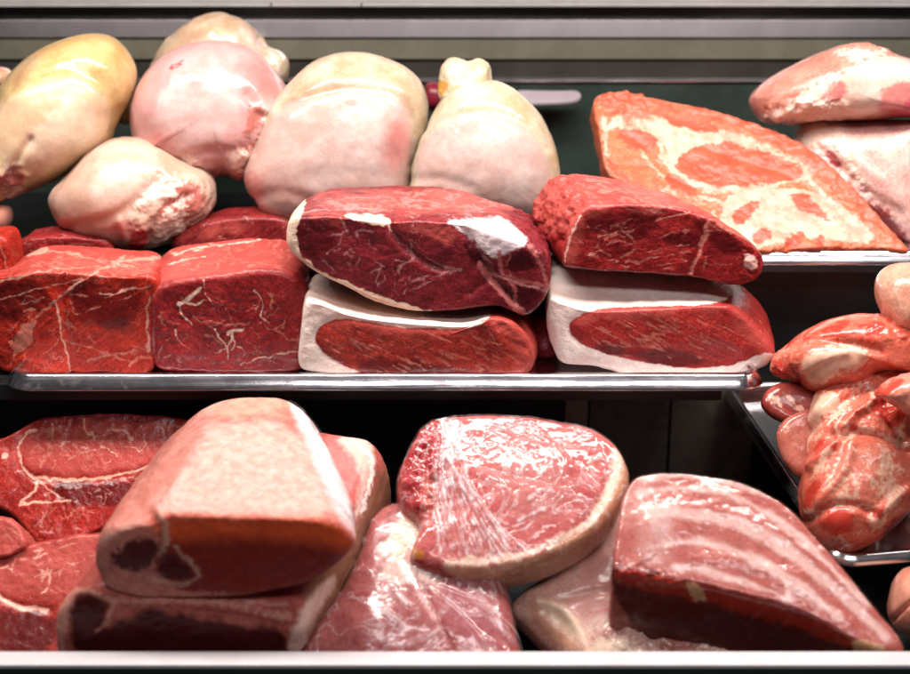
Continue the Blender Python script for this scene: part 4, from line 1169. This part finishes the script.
# Y: film wrapped round
S = loft('404,500 402,478 410,450 424,426 440,418 470,415 500,414 540,418 580,424 606,436 622,454 627,474 618,502 596,528 566,548 530,562 490,570 456,570 426,562 410,552 428,520', .02, tilt=50, ext=(0, .042, -.050), bev=.008, bulge=.06, dome=.008, N=620, nc=120, ns=36, ctr=(520, 490))
shape(S, [(.002, 22, 3), (.0005, 120, 2)], creases=[('440,420 446,470 430,520', 5, -.004), ('600,440 612,470 600,510 560,544', 5, -.0015)], rough=[('400,500 402,470 424,424 440,420 440,470 430,520', 7, .005, 75)])
paint(S, rind=['400,560 430,575 450,566 490,566 540,554 590,526 612,498 622,460 640,480 620,540 540,610 420,610'], cream=['612,440 624,456 620,490 600,516 584,532 590,512 606,490 612,464', ('450,562 500,560 545,548 586,524', 6, 5)], darkred=['396,505 400,470 424,424 442,416 448,440 442,480 432,520'],
      cut=['404,548 420,560 446,568 460,590 430,584 408,570'], gold=['408,548 416,546 426,556 416,562'], pale=['486,470 540,450 580,470 560,520 500,520'], lum=['424,470 440,480 438,520 426,524 420,500'])
y_mat = meat_mat('wrapped_round', (.38, .06, .06), (.48, .12, .11), [('pale', (.48, .16, .15), 10, 16, .8), ('darkred', (.36, .03, .035), 4, 10), ('lum', (.50, .12, .10), 3, 6), ('rind', (.62, .32, .20), 3, 6, None, .4, (.50, .22, .13)), ('cream', (.84, .64, .52), 3, 7), ('cut', (.32, .025, .015), 3, 6), ('gold', (.62, .28, .06), 3, 5, .8)],
                 fib=(50, .35), spec=.15, sss=.12, bump=.35, coat=.0, mott=50, marb=.15)
pl = []
for k in range(34):
    a = k / 33
    x0, y0 = 440 + a * 22 + random.uniform(-4, 4), 424 + a * 60 + random.uniform(-6, 6)
    x1, y1 = 446 + a * 78 + random.uniform(-5, 5), 560 - abs(a - .4) * 12 + random.uniform(-6, 6)
    pl.append((f'{x0:.0f},{y0:.0f} {(x0 + x1) / 2 + random.uniform(-5, 5) - 8 * (1 - a):.0f},{(y0 + y1) / 2:.0f} {x1:.0f},{y1:.0f}', random.uniform(.9, 1.4), random.uniform(.0008, .0022)))
extra = [('478,470 520,480 570,492', 1.4, .0016), ('470,484 490,520 508,550', 1.4, .002), ('560,440 566,470 552,490', 1.3, .0012), ('540,430 580,470 600,490', 1.2, .001), ('500,430 540,446 600,450', 1.2, .001)]
wh = [(p, random.uniform(.8, 2.4), .3) for p, w, a in pl] + [('442,420 450,440 454,480 450,520', 9, 3), ('452,424 462,452 470,490', 5, 1)] + [('528,500 546,486 556,494', 3, 1), ('540,474 552,462', 3, 1), ('520,520 548,506', 3, 1)]  # white strokes: highlight streaks painted along the pleats
build(S, 'wrapped_pork', y_mat, 'round pork slice tightly wrapped in shiny pleated film, middle of the bottom row', 'pork', L,
      parts={'rind': 'rind', 'dark_flap': 'darkred'}, film=dict(mat=film, noise=[(.0006, 24, 3)], pleats=pl + extra, white=wh))
# AA: ribs
S = loft('612,574 614,552 620,512 626,484 640,472 690,471 740,480 774,496 800,516 832,552 870,600 906,640 904,652 884,650 862,644 830,624 790,606 740,594 700,584 670,582 650,578 632,570', -.035, tilt=48, ext=(0, .025, -.10), bscale=.97, bev=.007, bulge=.015, dome=.003, N=440, nc=100, ns=36, ctr=(705, 530))
shape(S, [(.002, 22, 3), (.0005, 110, 2)], creases=[('650,508 720,506 800,544 870,612', 6, .0012), ('690,560 740,556 800,584 850,624', 6, .0010)], bumps=[(650, 530, 20, .003), (705, 535, 14, -.0015), (755, 575, 14, -.0015)],
      rough=[('612,576 620,555 650,570 700,582 690,590 630,584', 6, .004, 80)])
S.wob = 1.6
paint(S, rib=[('640,492 690,486 752,502 806,540 866,604', 7, 6), ('650,512 700,512 760,530 820,574 886,638', 13, 8), ('664,545 690,540 730,548 776,570 840,616', 7, 9), ('676,566 710,572 750,584 790,600', 6, 4), ('640,478 700,474 770,496', 6, 4), ('780,572 788,586 786,598', 4, 6), ('790,508 846,562 900,634', 5, 6)],
      pale=['630,500 660,496 680,520 672,560 650,566 630,540', '618,500 640,476 660,480 640,510 630,540 618,540'], cut=['606,574 618,562 650,572 700,582 790,604 866,644 900,656 800,700 650,660'],
      gold=['684,582 700,586 706,600 696,600', '850,640 880,642 890,652 860,656'], edge=['606,576 650,574 700,584 790,606 866,645 860,652 780,622 700,600 640,590'], red=['612,576 630,566 650,576 640,588'], grey=['652,516 668,514 676,526 666,540 650,536'])
r_mat = meat_mat('ribs', (.36, .075, .06), (.42, .11, .09), [('pale', (.56, .27, .24), 9, 10, .7), ('rib', (.78, .54, .50), 3.2, -4, .78), ('grey', (.56, .36, .36), 4, 8, .7), ('cut', (.12, .012, .010), 3, 5), ('edge', (.40, .03, .012), 3, 6, .8), ('gold', (.66, .42, .22), 2, 6, .9), ('red', (.46, .03, .02), 3, 5)],  # edge: red glow of the translucent rim put into the colour
                 fib=(30, .3), sss=.14, bump=.3, coat=.05, mott=40)
build(S, 'pork_ribs', r_mat, 'slab of pork ribs with pale curved bones under film at the bottom right', 'pork', L,
      parts={'cut_face': 'cut', 'rib_bones': 'rib'}, film=dict(mat=film2, noise=[(.0005, 14, 2)], pleats=[('640,500 650,530 640,560', 2, .0012), ('650,492 664,520 660,556', 2, .001), ('790,520 850,590 900,644', 2, .0014)], white=none))

# ------------------------------------------------------------------ light
wd = bpy.data.worlds.new('World'); scene.world = wd; wd.use_nodes = True
wd.node_tree.nodes['Background'].inputs[0].default_value = (.95, .85, .88, 1)
wd.node_tree.nodes['Background'].inputs[1].default_value = .05


def area(name, loc, target, sx, sy, power, col):
    l = bpy.data.lights.new(name, 'AREA'); l.shape = 'RECTANGLE'; l.size = sx; l.size_y = sy; l.energy = power; l.color = col
    o = bpy.data.objects.new(name, l); COL.objects.link(o)
    o.location = loc
    o.rotation_euler = (Vector(target) - Vector(loc)).to_track_quat('-Z', 'Y').to_euler()
    return o


area('case_tube', (0, .10, 1.08), (0, .16, 0), 2.0, .20, 44, (1, .93, .875))
for xa, xb in ((-.52, -.08), (.08, .55), (.60, .98), (1.04, 1.45)):
    area('shop_light', ((xa + xb) / 2, -1.9, 2.3), ((xa + xb) / 2 - .3, .3, .1), xb - xa, .4, 8, (1, .93, .93))

# ------------------------------------------------------------------ camera
cd = bpy.data.cameras.new('camera')
cd.sensor_width = 36; cd.lens = 18 / math.tan(HFOV / 2)
cd.clip_start = .05; cd.clip_end = 50
cd.dof.use_dof = True; cd.dof.focus_distance = 1.72; cd.dof.aperture_fstop = 2.8
co = bpy.data.objects.new('camera', cd); COL.objects.link(co)
co.location = CAM; co.rotation_euler = (math.radians(90) - PITCH, 0, 0)
scene.camera = co
scene.view_settings.view_transform = 'Standard'
scene.view_settings.look = 'None'
scene.view_settings.exposure = 0
scene.view_settings.gamma = 1
